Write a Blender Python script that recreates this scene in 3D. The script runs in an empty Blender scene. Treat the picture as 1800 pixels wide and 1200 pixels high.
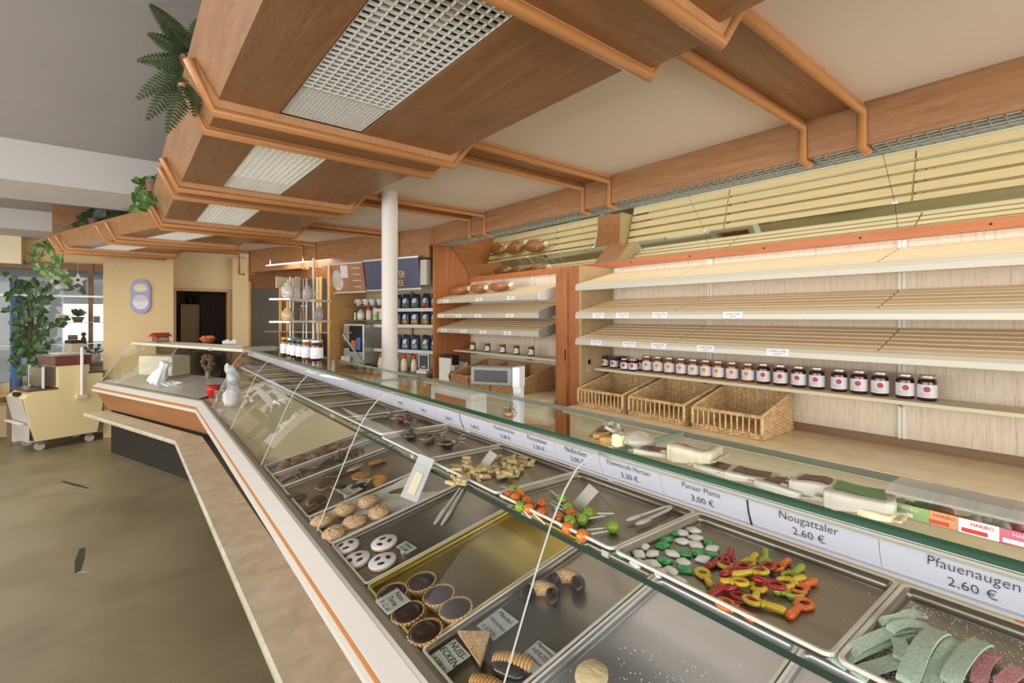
import bpy, math, random
from mathutils import Matrix, Vector, Euler

# ------------------------------------------------------------------ camera
SC = bpy.context.scene
COL = SC.collection
FPX, CU, CV, EYE = 856.0, 900.0, 557.0, 1.6
YAW = math.atan(688 / 856.0)
SN, CS = math.sin(YAW), math.cos(YAW)
cam = bpy.data.cameras.new('camera')
cam.sensor_width = 36.0
cam.lens = 36.0 * FPX / 1800.0
cam.shift_y = -(600 - CV) / 1800.0
cam.clip_start = 0.02
camo = bpy.data.objects.new('camera', cam)
COL.objects.link(camo)
camo.location = (0, 0, EYE)
camo.rotation_euler = (math.pi / 2, 0, -YAW)
SC.camera = camo

# ------------------------------------------------------------------ light
SC.view_settings.view_transform = 'Standard'
SC.view_settings.look = 'None'
SC.view_settings.gamma = 1.0
SC.view_settings.use_curve_mapping = False
SC.view_settings.exposure = 0.0
W = bpy.data.worlds.new('daylight')
SC.world = W
W.use_nodes = True
W.node_tree.nodes['Background'].inputs[0].default_value = (0.93, 0.97, 1.0, 1)
W.node_tree.nodes['Background'].inputs[1].default_value = 1.6


def area(name, loc, rot, sx, sy, power, col=(1, 1, 1)):
    l = bpy.data.lights.new(name, 'AREA')
    l.shape = 'RECTANGLE'
    l.size, l.size_y, l.energy, l.color = sx, sy, power, col
    o = bpy.data.objects.new(name, l)
    COL.objects.link(o)
    o.location, o.rotation_euler = loc, rot
    return o


# daylight through the shop windows on the customers' side and behind
area('window_daylight_side', (-3.9, 2.6, 1.55), (0, -math.pi / 2, 0), 2.0, 8.0, 225, (1.0, 0.985, 0.96))
area('window_daylight_rear', (-0.6, -3.4, 1.75), (math.pi / 2, 0, 0), 6.2, 2.4, 190, (1.0, 0.985, 0.96))
area('window_daylight_far', (-0.9, 9.15, 1.4), (-math.pi / 2, 0, 0), 1.4, 1.2, 8)
# area lights added as fill over aisle, shelves, customers and tea corner, without fixtures
area('aisle_fill', (1.95, 1.6, 2.47), (0, 0, 0), 0.3, 5.0, 10, (1.0, 0.95, 0.86))
area('shelf_fill', (2.50, 1.9, 2.30), (0, math.radians(-25), 0), 0.12, 4.4, 6, (1.0, 0.96, 0.88))
area('customer_fill', (-1.6, 6.6, 2.55), (0, 0, 0), 1.6, 2.0, 40, (1.0, 0.96, 0.9))
area('niche_fill', (1.7, 6.3, 2.3), (0, 0, 0), 0.8, 0.8, 14, (1.0, 0.93, 0.82))


area('storeroom_fill', (1.2, 9.9, 2.55), (0, 0, 0), 0.6, 0.6, 11, (1.0, 0.93, 0.82))  # area light added to brighten the room behind the doorway


# ------------------------------------------------------------------ helpers
def P(u, v, X=None, Y=None, z=None):
    """a point of the photograph on a plane of constant X, Y or height"""
    l = (u - CU) / FPX
    k = -(v - CV) / FPX
    dx, dy = SN + l * CS, CS - l * SN
    d = X / dx if X is not None else (Y / dy if Y is not None else (z - EYE) / k)
    return Vector((dx * d, dy * d, EYE + k * d))


def on_plane(M, u, v, h=0.0):
    """the same on the local plane z = h of a placed thing"""
    l = (u - CU) / FPX
    k = -(v - CV) / FPX
    d = Vector((SN + l * CS, CS - l * SN, k))
    n = M.to_3x3() @ Vector((0, 0, 1))
    p0 = M @ Vector((0, 0, h))
    o = Vector((0, 0, EYE))
    return o + d * ((p0 - o).dot(n) / d.dot(n))


def lin(h):
    if isinstance(h, str):
        h = h.lstrip('#')
        r = [int(h[i:i + 2], 16) / 255 for i in (0, 2, 4)]
        return tuple(c / 12.92 if c <= .04045 else ((c + .055) / 1.055) ** 2.4 for c in r) + (1,)
    return tuple(h) + (1,) if len(h) == 3 else tuple(h)


MATS = {}


def mat(name, col='#888888', rough=0.5, metal=0.0, spec=0.5, coat=0.0, trans=0.0, emit=None, estr=0.0, noise=0.0, nscale=30.0, bump=0.0, bscale=80.0, sss=0.0, alpha=None):
    if name in MATS:
        return MATS[name]
    m = bpy.data.materials.new(name)
    m.use_nodes = True
    nt = m.node_tree
    b = nt.nodes['Principled BSDF']
    c = lin(col)
    b.inputs['Base Color'].default_value = c
    b.inputs['Roughness'].default_value = rough
    b.inputs['Metallic'].default_value = metal
    b.inputs['Specular IOR Level'].default_value = spec
    b.inputs['Coat Weight'].default_value = coat
    b.inputs['Transmission Weight'].default_value = trans
    if sss:
        b.inputs['Subsurface Weight'].default_value = sss
        b.inputs['Subsurface Radius'].default_value = (.01, .006, .004)
    if emit:
        b.inputs['Emission Color'].default_value = lin(emit)
        b.inputs['Emission Strength'].default_value = estr
    if alpha is not None:
        b.inputs['Alpha'].default_value = alpha
    tc = nt.nodes.new('ShaderNodeTexCoord')
    if noise:
        n = nt.nodes.new('ShaderNodeTexNoise')
        n.inputs['Scale'].default_value = nscale
        n.inputs['Detail'].default_value = 5
        nt.links.new(tc.outputs['Object'], n.inputs['Vector'])
        r = nt.nodes.new('ShaderNodeValToRGB')
        r.color_ramp.elements[0].position, r.color_ramp.elements[1].position = 0.3, 0.7
        r.color_ramp.elements[0].color = tuple(max(0, x * (1 - noise)) for x in c[:3]) + (1,)
        r.color_ramp.elements[1].color = tuple(min(1, x * (1 + noise * .7)) for x in c[:3]) + (1,)
        nt.links.new(n.outputs['Fac'], r.inputs[0])
        nt.links.new(r.outputs[0], b.inputs['Base Color'])
    if bump:
        n2 = nt.nodes.new('ShaderNodeTexNoise')
        n2.inputs['Scale'].default_value = bscale
        n2.inputs['Detail'].default_value = 4
        nt.links.new(tc.outputs['Object'], n2.inputs['Vector'])
        bp = nt.nodes.new('ShaderNodeBump')
        bp.inputs['Strength'].default_value = bump
        bp.inputs['Distance'].default_value = 0.01
        nt.links.new(n2.outputs['Fac'], bp.inputs['Height'])
        nt.links.new(bp.outputs[0], b.inputs['Normal'])
    MATS[name] = m
    return m


def wood(name, light, dark, grain=(1, 14, 14), scale=2.2, rough=0.38, contrast=1.0, fine=9.0):
    """veneer: noise stretched along the grain (the axis with the small factor)"""
    if name in MATS:
        return MATS[name]
    m = bpy.data.materials.new(name)
    m.use_nodes = True
    nt = m.node_tree
    b = nt.nodes['Principled BSDF']
    tc = nt.nodes.new('ShaderNodeTexCoord')
    mp = nt.nodes.new('ShaderNodeMapping')
    mp.inputs['Scale'].default_value = grain
    nt.links.new(tc.outputs['Object'], mp.inputs['Vector'])
    n1 = nt.nodes.new('ShaderNodeTexNoise')
    n1.inputs['Scale'].default_value = scale
    n1.inputs['Detail'].default_value = 6
    n1.inputs['Distortion'].default_value = 0.6
    nt.links.new(mp.outputs[0], n1.inputs['Vector'])
    n2 = nt.nodes.new('ShaderNodeTexNoise')
    n2.inputs['Scale'].default_value = scale * fine
    n2.inputs['Detail'].default_value = 3
    nt.links.new(mp.outputs[0], n2.inputs['Vector'])
    add = nt.nodes.new('ShaderNodeMath')
    add.operation = 'MULTIPLY_ADD'
    add.inputs[1].default_value = 0.45
    nt.links.new(n2.outputs['Fac'], add.inputs[0])
    ml = nt.nodes.new('ShaderNodeMath')
    ml.operation = 'MULTIPLY'
    ml.inputs[1].default_value = 0.6
    nt.links.new(n1.outputs['Fac'], ml.inputs[0])
    nt.links.new(ml.outputs[0], add.inputs[2])
    r = nt.nodes.new('ShaderNodeValToRGB')
    k = 0.22 / max(contrast, .1)
    r.color_ramp.elements[0].position, r.color_ramp.elements[1].position = 0.52 - k, 0.52 + k
    r.color_ramp.elements[0].color, r.color_ramp.elements[1].color = lin(dark), lin(light)
    nt.links.new(add.outputs[0], r.inputs[0])
    nt.links.new(r.outputs[0], b.inputs['Base Color'])
    b.inputs['Roughness'].default_value = rough
    b.inputs['Specular IOR Level'].default_value = 0.45
    MATS[name] = m
    return m


def glass(name, tint=(0.97, 0.99, 0.975), f0=0.022, rough=0.0):
    """clear sheet: see-through, mirror-like at a grazing look (Schlick), the same from both sides"""
    if name in MATS:
        return MATS[name]
    m = bpy.data.materials.new(name)
    m.use_nodes = True
    nt = m.node_tree
    nt.nodes.remove(nt.nodes['Principled BSDF'])
    out = nt.nodes['Material Output']
    tr = nt.nodes.new('ShaderNodeBsdfTransparent')
    tr.inputs[0].default_value = tuple(tint) + (1,)
    gl = nt.nodes.new('ShaderNodeBsdfGlossy')
    gl.inputs['Roughness'].default_value = rough
    g = nt.nodes.new('ShaderNodeNewGeometry')
    dt = nt.nodes.new('ShaderNodeVectorMath')
    dt.operation = 'DOT_PRODUCT'
    nt.links.new(g.outputs['Incoming'], dt.inputs[0])
    nt.links.new(g.outputs['Normal'], dt.inputs[1])

    def math_node(op, a, b=None):
        q = nt.nodes.new('ShaderNodeMath')
        q.operation = op
        for i, x in enumerate((a, b)):
            if x is None:
                continue
            if isinstance(x, (int, float)):
                q.inputs[i].default_value = x
            else:
                nt.links.new(x, q.inputs[i])
        return q.outputs[0]
    c = math_node('ABSOLUTE', dt.outputs['Value'])
    c = math_node('SUBTRACT', 1.0, c)
    c = math_node('POWER', c, 5.0)
    c = math_node('MULTIPLY', c, 0.32)
    c = math_node('ADD', c, f0)
    mx = nt.nodes.new('ShaderNodeMixShader')
    nt.links.new(c, mx.inputs[0])
    nt.links.new(tr.outputs[0], mx.inputs[1])
    nt.links.new(gl.outputs[0], mx.inputs[2])
    nt.links.new(mx.outputs[0], out.inputs['Surface'])
    MATS[name] = m
    return m


class MB:
    """collects shapes; build() links them as one mesh object"""

    def __init__(s):
        s.v, s.f, s.m, s.s = [], [], [], []

    def add(s, vs, fs, m=0, smooth=False, M=None):
        o = len(s.v)
        s.v += [tuple(M @ Vector(p)) if M is not None else tuple(p) for p in vs]
        s.f += [tuple(o + i for i in f) for f in fs]
        s.m += [m] * len(fs)
        s.s += [smooth] * len(fs)

    def box(s, x0, x1, y0, y1, z0, z1, m=0, M=None):
        vs = [(x, y, z) for x in (x0, x1) for y in (y0, y1) for z in (z0, z1)]
        s.add(vs, [(0, 1, 3, 2), (4, 6, 7, 5), (0, 4, 5, 1), (2, 3, 7, 6), (0, 2, 6, 4), (1, 5, 7, 3)], m, False, M)

    def prism(s, poly, y0, y1, m=0, M=None, k0=0.0, k1=0.0, smooth=False, xr=0.425, cap=True):
        """(x, z) profile pulled along y; k0/k1 slant the two ends"""
        n = len(poly)
        vs = [(x, y0 + k0 * (x - xr), z) for x, z in poly] + [(x, y1 + k1 * (x - xr), z) for x, z in poly]
        fs = [(i, (i + 1) % n, n + (i + 1) % n, n + i) for i in range(n)]
        if smooth:
            s.add(vs, fs, m, True, M)
            if cap:
                s.add(vs, [tuple(range(n))[::-1], tuple(range(n, 2 * n))], m, False, M)
        else:
            s.add(vs, fs + ([tuple(range(n))[::-1], tuple(range(n, 2 * n))] if cap else []), m, False, M)

    def slab(s, poly, z0, z1, m=0, M=None, smooth=False):
        """(x, y) outline pulled up"""
        n = len(poly)
        vs = [(x, y, z0) for x, y in poly] + [(x, y, z1) for x, y in poly]
        s.add(vs, [(i, (i + 1) % n, n + (i + 1) % n, n + i) for i in range(n)], m, smooth, M)
        s.add(vs, [tuple(range(n))[::-1], tuple(range(n, 2 * n))], m, False, M)

    def tube(s, pts, r, n=8, m=0, M=None, cap=True, closed=False):
        pts = [Vector(p) for p in pts]
        rs = r if isinstance(r, (list, tuple)) else [r] * len(pts)
        vs, N = [], len(pts)
        up = None
        for i, p in enumerate(pts):
            if closed:
                t = (pts[(i + 1) % N] - pts[i - 1])
            else:
                t = (pts[min(i + 1, N - 1)] - pts[max(i - 1, 0)])
            t = t.normalized() if t.length > 1e-9 else Vector((0, 0, 1))
            if up is None:
                up = Vector((0, 0, 1)) if abs(t.z) < .9 else Vector((1, 0, 0))
            a = (up - t * up.dot(t))
            if a.length < 1e-6:
                a = t.orthogonal()
            a.normalize()
            up = a
            b = t.cross(a)
            for k in range(n):
                an = 2 * math.pi * k / n
                vs.append(p + (a * math.cos(an) + b * math.sin(an)) * rs[i])
        fs = []
        for i in range(N if closed else N - 1):
            j = (i + 1) % N
            for k in range(n):
                fs.append((i * n + k, i * n + (k + 1) % n, j * n + (k + 1) % n, j * n + k))
        s.add(vs, fs, m, True, M)
        if cap and not closed:
            s.add(vs, [tuple(range(n))[::-1], tuple(range((N - 1) * n, N * n))], m, False, M)

    def lathe(s, prof, n=20, m=0, M=None, smooth=True, wob=None):
        vs, fs = [], []
        for i, (r, z) in enumerate(prof):
            for k in range(n):
                a = 2 * math.pi * k / n
                rr = r * (wob(a, i) if wob else 1)
                vs.append((rr * math.cos(a), rr * math.sin(a), z))
        for i in range(len(prof) - 1):
            for k in range(n):
                fs.append((i * n + k, i * n + (k + 1) % n, (i + 1) * n + (k + 1) % n, (i + 1) * n + k))
        s.add(vs, fs, m, smooth, M)
        s.add(vs, [tuple(range(n))[::-1], tuple(range((len(prof) - 1) * n, len(prof) * n))], m, False, M)

    def ball(s, c, r, nu=14, nv=9, m=0, M=None, fn=None):
        rx, ry, rz = r if isinstance(r, (list, tuple)) else (r, r, r)
        vs, fs = [], []
        for i in range(nv + 1):
            t = math.pi * i / nv
            for k in range(nu):
                a = 2 * math.pi * k / nu
                d = Vector((math.sin(t) * math.cos(a), math.sin(t) * math.sin(a), math.cos(t)))
                q = fn(d) if fn else 1.0
                vs.append((c[0] + rx * d.x * q, c[1] + ry * d.y * q, c[2] + rz * d.z * q))
        for i in range(nv):
            for k in range(nu):
                fs.append((i * nu + k, (i + 1) * nu + k, (i + 1) * nu + (k + 1) % nu, i * nu + (k + 1) % nu))
        s.add(vs, fs, m, True, M)

    def surf(s, fn, nu, nv, m=0, M=None, smooth=True):
        vs = [fn(i / nu, j / nv) for i in range(nu + 1) for j in range(nv + 1)]
        fs = [(i * (nv + 1) + j, (i + 1) * (nv + 1) + j, (i + 1) * (nv + 1) + j + 1, i * (nv + 1) + j + 1) for i in range(nu) for j in range(nv)]
        s.add(vs, fs, m, smooth, M)

    def text(s, string, size, m=0, M=None, align='CENTER', shear=0.0, wide=1.0, thin=0.0):
        """lettering as thin raised outlines, lying in the local xy plane"""
        c = bpy.data.curves.new('t', 'FONT')
        c.body, c.size, c.align_x, c.align_y = string, size, align, 'CENTER'
        c.extrude = 0.0002
        c.resolution_u = 2
        c.shear = shear
        c.offset = thin
        c.space_character = wide
        o = bpy.data.objects.new('t', c)
        COL.objects.link(o)
        dg = bpy.context.evaluated_depsgraph_get()
        me = bpy.data.meshes.new_from_object(o.evaluated_get(dg))
        s.add([v.co for v in me.vertices], [tuple(p.vertices) for p in me.polygons], m, False, M)
        bpy.data.objects.remove(o)
        bpy.data.curves.remove(c)
        bpy.data.meshes.remove(me)

    def build(s, name, mats, parent=None, M=None, bevel=0.0, solid=0.0, seg=2):
        me = bpy.data.meshes.new(name)
        me.from_pydata([tuple(p) for p in s.v], [], s.f)
        me.polygons.foreach_set('material_index', s.m)
        me.polygons.foreach_set('use_smooth', s.s)
        for x in (mats if isinstance(mats, (list, tuple)) else [mats]):
            me.materials.append(x)
        me.update()
        o = bpy.data.objects.new(name, me)
        COL.objects.link(o)
        if M is not None:
            o.matrix_world = M
        if parent is not None:
            o.parent = parent
        if solid:
            q = o.modifiers.new('s', 'SOLIDIFY')
            q.thickness = solid
            q.offset = 0
        if bevel:
            q = o.modifiers.new('b', 'BEVEL')
            q.width, q.segments, q.limit_method = bevel, seg, 'ANGLE'
        return o


def tag(o, label, cat, group=None, kind=None):
    if label:
        o['label'] = label
    if cat:
        o['category'] = cat
    if group:
        o['group'] = group
    if kind:
        o['kind'] = kind
    return o


def thing(name, label, cat, M=None, group=None):
    o = bpy.data.objects.new(name, None)
    o.empty_display_size = 0.05
    COL.objects.link(o)
    if M is not None:
        o.matrix_world = M
    return tag(o, label, cat, group)


def struct(o):
    o['kind'] = 'structure'
    return o


def dup(root, M, label=None, group=None, swap=None):
    """a copy of a thing with copies of its parts and sub-parts"""
    def cp(o, par):
        c = o.copy()
        COL.objects.link(c)
        c.parent = par
        if swap and c.type == 'MESH':
            for i, sl in enumerate(c.material_slots):
                if sl.material and sl.material.name in swap:
                    sl.link = 'OBJECT'
                    sl.material = swap[sl.material.name]
        for ch in o.children:
            cp(ch, c)
        return c
    r = cp(root, None)
    r.matrix_world = M
    if label:
        r['label'] = label
    if group:
        r['group'] = group
    return r


def T(x, y=None, z=None):
    return Matrix.Translation(Vector(x) if y is None else Vector((x, y, z)))


def RX(d): return Matrix.Rotation(math.radians(d), 4, 'X')
def RY(d): return Matrix.Rotation(math.radians(d), 4, 'Y')
def RZ(d): return Matrix.Rotation(math.radians(d), 4, 'Z')


def S(x, y=None, z=None):
    y = x if y is None else y
    z = x if z is None else z
    return Matrix.Diagonal((x, y, z, 1))


def frame(o, x, y, z):
    """matrix from an origin and three axes"""
    return Matrix(((x[0], y[0], z[0], o[0]), (x[1], y[1], z[1], o[1]), (x[2], y[2], z[2], o[2]), (0, 0, 0, 1)))


NTH = 'first second third fourth fifth sixth seventh eighth ninth tenth eleventh twelfth thirteenth fourteenth fifteenth sixteenth seventeenth eighteenth nineteenth twentieth'.split()
R = random.Random(7)

# frames: the counter stands one degree off the shelf wall; its far wing turns twenty degrees towards the customers
CT = T(0, 0.0165, 0) @ RZ(-1.1)                                   # counter
BEND, KB = 20.0, math.tan(math.radians(10))
PIV = (0.425, 5.15)
C2 = CT @ T(PIV[0], PIV[1], 0) @ RZ(BEND) @ T(-PIV[0], 0, 0)    # far wing of the counter: local (b, a, z)
W2 = T(2.48, 4.45, 0) @ RZ(BEND) @ T(-2.48, 0, 0)               # coffee corner: local (b, a, z)
K2 = T(0.45, 5.3, 0) @ RZ(BEND) @ T(-0.45, 0, 0)                # canopy's far wing

# ------------------------------------------------------------------ materials
M_ALU = mat('brushed_aluminium', '#b9b6ae', 0.32, 0.85)
M_STEEL = mat('tray_steel', '#a29c90', 0.36, 0.85, noise=0.06, nscale=6)
M_TRAYW = mat('bright_tray_rim', '#dedad0', 0.35, 0.0)
M_GOLD = mat('gold_tray', '#b09a4e', 0.3, 0.75, noise=0.1, nscale=5)
M_CHROME = mat('chrome', '#d8d8d8', 0.08, 1.0)
M_WHITE = mat('white_paint', '#e4e2dc', 0.45)
M_PAPER = mat('white_paper', '#eceaf0', 0.6)
M_CARD = mat('card_grey_white', '#d9d8d6', 0.6)
M_INK = mat('ink', '#26242a', 0.6)
M_INKR = mat('red_ink', '#7e2a2c', 0.6)
M_CREAM = mat('cream_laminate', '#e6d9b4', 0.45)
M_BLACK = mat('black_plastic', '#1d1c1b', 0.4)
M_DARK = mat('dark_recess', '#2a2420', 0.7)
M_GLASS = glass('clear_glass')
M_GLASSF = glass('front_glass', (0.985, 0.992, 0.985), 0.003)
M_EDGE = mat('glass_edge', '#dfe8de', 0.2)
M_EDGEG = mat('green_glass_edge', '#1b4531', 0.15, coat=0.0)
M_EDGEL = mat('light_green_edge', '#4d8a6a', 0.12, coat=0.5)
WD_Y = wood('cherry_along_counter', '#a67a52', '#7e5435', (14, 1, 14))
WD_X = wood('cherry_across_counter', '#a67a52', '#7e5435', (1, 14, 14))
WD_Z = wood('cherry_upright', '#b87645', '#8d5129', (12, 12, 1))
WD_L = wood('rib_board_light', '#c9966a', '#ae7e53', (26, 26, 1), rough=0.42)
WD_M = wood('rib_moulding', '#c18650', '#a87040', (14, 14, 14), rough=0.28, contrast=.4)
WD_S = wood('shelf_slat_wood', '#ead5b2', '#d6bb92', (14, 1, 14), rough=0.5, contrast=.7)
WD_O = wood('orange_trim_wood', '#bb7343', '#9c592e', (14, 1, 14), rough=0.4)


def wall_cloth():
    """woven wallcovering: pale with short upright threads of tan"""
    m = bpy.data.materials.new('grasscloth')
    m.use_nodes = True
    nt = m.node_tree
    b = nt.nodes['Principled BSDF']
    tc = nt.nodes.new('ShaderNodeTexCoord')
    cols = []
    for sc, det in (((130, 130, 5), 4), ((320, 320, 20), 2)):
        mp = nt.nodes.new('ShaderNodeMapping')
        mp.inputs['Scale'].default_value = sc
        nt.links.new(tc.outputs['Object'], mp.inputs['Vector'])
        n = nt.nodes.new('ShaderNodeTexNoise')
        n.inputs['Scale'].default_value = 1.0
        n.inputs['Detail'].default_value = det
        nt.links.new(mp.outputs[0], n.inputs['Vector'])
        cols.append(n)
    ad = nt.nodes.new('ShaderNodeMath')
    ad.operation = 'ADD'
    nt.links.new(cols[0].outputs['Fac'], ad.inputs[0])
    nt.links.new(cols[1].outputs['Fac'], ad.inputs[1])
    r = nt.nodes.new('ShaderNodeValToRGB')
    e = r.color_ramp.elements
    e[0].position, e[0].color = 0.27, lin('#c4a582')
    e[1].position, e[1].color = 0.45, lin('#dfd0bc')
    e2 = r.color_ramp.elements.new(0.75)
    e2.color = lin('#ece2d3')
    dv = nt.nodes.new('ShaderNodeMath')
    dv.operation = 'MULTIPLY'
    dv.inputs[1].default_value = 0.5
    nt.links.new(ad.outputs[0], dv.inputs[0])
    nt.links.new(dv.outputs[0], r.inputs[0])
    nt.links.new(r.outputs[0], b.inputs['Base Color'])
    b.inputs['Roughness'].default_value = 0.8
    return m


def stone(name, a, bcol, c, scale=6, rough=0.4):
    m = bpy.data.materials.new(name)
    m.use_nodes = True
    nt = m.node_tree
    b = nt.nodes['Principled BSDF']
    tc = nt.nodes.new('ShaderNodeTexCoord')
    n = nt.nodes.new('ShaderNodeTexNoise')
    n.inputs['Scale'].default_value = scale
    n.inputs['Detail'].default_value = 8
    n.inputs['Roughness'].default_value = 0.62
    n.inputs['Distortion'].default_value = 0.8
    nt.links.new(tc.outputs['Object'], n.inputs['Vector'])
    r = nt.nodes.new('ShaderNodeValToRGB')
    e = r.color_ramp.elements
    e[0].position, e[0].color = 0.34, lin(a)
    e[1].position, e[1].color = 0.52, lin(bcol)
    r.color_ramp.elements.new(0.68).color = lin(c)
    nt.links.new(n.outputs['Fac'], r.inputs[0])
    nt.links.new(r.outputs[0], b.inputs['Base Color'])
    b.inputs['Roughness'].default_value = rough
    MATS[name] = m
    return m


M_CLOTH = wall_cloth()
M_FLOOR = stone('worn_floor', '#75694f', '#877a5e', '#91866c', 1.1, 0.42)
M_MARBLE = stone('ledge_marble', '#b7b199', '#c9c3ac', '#d6d1c0', 7, 0.3)
M_TOP = stone('worktop_stone', '#d8c29a', '#e2cfab', '#e8d9bb', 9, 0.32)
M_CEIL = mat('ceiling_paint', '#a5a09d', 0.85, noise=0.03, nscale=2)
M_BEAM = mat('beam_paint', '#c3beba', 0.85)
M_SOFFIT = mat('soffit_paint', '#e6d9ca', 0.85)
M_BEIGE = mat('beige_wall', '#e0c596', 0.85, noise=0.03, nscale=3)

# ================================================================== the room
b = MB(); b.box(-4.3, 3.2, -3.8, 14.0, -0.06, 0.0); struct(b.build('floor', M_FLOOR))
b = MB(); b.box(-4.3, 3.2, -3.8, 9.6, 2.9, 2.96); struct(b.build('ceiling', M_CEIL))
b = MB(); b.box(2.92, 3.05, -3.8, 4.42, 0, 2.9); struct(b.build('wall_right', M_CLOTH))


def opening_wall(name, axis, pos, a0, a1, holes, m, th=0.12, top=2.9):
    """wall with rectangular openings, built of strips"""
    b = MB()
    def put(u0, u1, z0, z1):
        if u1 - u0 < 1e-4 or z1 - z0 < 1e-4:
            return
        if axis == 'x':
            b.box(pos, pos + th, u0, u1, z0, z1)
        else:
            b.box(u0, u1, pos, pos + th, z0, z1)
    c = a0
    for h0, h1, z0, z1 in sorted(holes):
        put(c, h0, 0, top); put(h0, h1, 0, z0); put(h0, h1, z1, top)
        c = h1
    put(c, a1, 0, top)
    return struct(b.build(name, m))


M_WHT = mat('plaster_white', '#d9d4cb', 0.9)
opening_wall('wall_left', 'x', -4.12, -3.8, 9.6, [(-2.6, 0.6, 0.5, 2.5), (0.9, 4.2, 0.5, 2.5), (4.5, 7.4, 0.5, 2.5)], M_WHT)
opening_wall('wall_rear', 'y', -3.7, -4.3, 3.2, [(-3.4, -0.9, 0.3, 2.6), (-0.5, 2.2, 0.3, 2.6)], M_WHT)
opening_wall('wall_far', 'y', 9.3, -4.3, 0.45, [(-1.33, -0.14, 0.72, 2.30)], M_BEIGE)
opening_wall('wall_back', 'y', 9.0, 0.58, 3.1, [(0.655, 1.345, 0.0, 2.0)], M_BEIGE)
b = MB(); b.box(-0.18, 0.585, 8.4, 9.3, 0, 2.9); struct(b.build('wall_pier', M_BEIGE))
for i, (y0, y1) in enumerate(((-2.6, 0.6), (0.9, 4.2), (4.5, 7.4))):
    b = MB()
    for yy in (y0, (y0 + y1) / 2 - .03, y1 - .06):
        b.box(-4.08, -4.02, yy, yy + .06, .5, 2.5)
    b.box(-4.08, -4.02, y0, y1, .5, .56); b.box(-4.08, -4.02, y0, y1, 2.44, 2.5)
    struct(b.build('window_%d' % (i + 2), M_WHITE))
# ceiling beams over the customers' side
b = MB(); b.box(-4.1, 0.9, 5.05, 5.86, 2.6, 2.9); struct(b.build('trim_1', M_BEAM))
b = MB(); b.box(-4.1, 0.3, 8.3, 9.3, 2.66, 2.9); struct(b.build('trim_2', M_BEAM))
# wooden box section that closes the canopy trough at its far end
b = MB(); b.box(-0.62, 0.0, 7.75, 8.25, 2.48, 2.9); struct(b.build('trim_3', WD_X))
b = MB(); b.box(-1.45, -1.02, 9.05, 9.3, 2.3, 2.66); struct(b.build('trim_4', M_CREAM))


def wing(p, y0=5.3, k=0.34):
    """the canopy keeps its ribs square to the shelves while its far part slides towards the customers"""
    x, y, z = p
    return (x - k * max(0, y - y0), y, z)


def wing_l(p):
    x, y, z = p
    return (x - 0.355 * max(0, y - 4.45), y, z)


def bent(mb, f):
    mb.v = [f(p) for p in mb.v]
    return mb


def ylong(mb, prof, ys, m=0):
    for a, c in zip(ys[:-1], ys[1:]):
        mb.prism(prof, a, c, m)


ZB, ZC = 2.40, 2.52
# soffit between canopy and fascia
b = MB()
b.slab([(1.2, -1.6), (2.56, -1.6), (2.56, 4.45), (1.5, 7.45), (0.55, 8.4), (0.25, 8.0), (1.2, 5.3)], ZC, ZC + .05)
struct(b.build('ceiling_soffit', M_SOFFIT))
# fascia over the shelves
b = MB()
b.prism([(2.48, 2.335), (2.505, 2.335), (2.505, 2.53), (2.48, 2.53)], -1.6, 4.45)
fa = thing('shelf_fascia', 'long cherry veneer fascia board hanging above the bread shelves', 'fascia')
b.build('board', WD_Y, fa)
b = MB()
for a, c in ((4.45, 5.0), (5.0, 7.5)):
    q = MB(); q.prism([(2.48, 2.215), (2.505, 2.215), (2.505, 2.53), (2.48, 2.53)], a, c); bent(q, wing_l)
    b.add(q.v, q.f)
b.build('board', WD_Y, fa)

# canopy
RIBY = [-0.71, 0.68, 2.07, 3.46, 4.85, 6.17, 7.52]
RW = 0.245
cn = thing('ceiling_canopy', 'long cherry veneer canopy hung over the display counter', 'canopy')
YS = [-1.6, 5.3, 8.1]
for prof, nm, mm in (([(0.28, ZB), (0.486, ZB), (0.486, ZB + .02), (0.28, ZB + .02)], 'soffit_panel', WD_Y),
                     ([(0.82, ZB), (1.27, ZB), (1.27, ZB + .02), (0.82, ZB + .02)], 'soffit_panel', WD_Y),
                     ([(0.28, ZB), (0.285, ZB + .02), (0.205, ZB + .16), (0.19, ZB + .15)], 'side_panel', WD_Y),
                     ([(1.27, ZB), (1.255, ZB + .02), (1.36, ZC + .03), (1.375, ZC + .02)], 'side_panel', WD_Y)):
    b = MB(); ylong(b, prof, YS); bent(b, wing); b.build(nm, mm, cn)
b = MB(); b.prism([(0.30, 2.545), (1.3, 2.545), (1.3, 2.56), (0.30, 2.56)], -1.6, 5.3); b.prism([(0.30, 2.545), (1.3, 2.545), (1.3, 2.56), (0.30, 2.56)], 5.3, 8.1)
bent(b, wing); b.build('trough_board', WD_Y, cn)

NAMEY = ['beyond the frame top', 'that shows only its far end', 'under the big fern', 'under the hanging ivy', 'beside the pale beam', 'where the canopy turns', 'over the wall clock']
M_LOUV = mat('louvre_white', '#f0f0ec', 0.3, 0.1)
M_LGREY = mat('lamp_housing', '#cfcabb', 0.7)
M_TUBE = mat('lamp_tube', '#f2efe4', 0.4, emit='#fff4dc', estr=1.2)


def rail_path(mb, pts, r, m=0):
    mb.tube(pts, r, 10, m)


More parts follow.
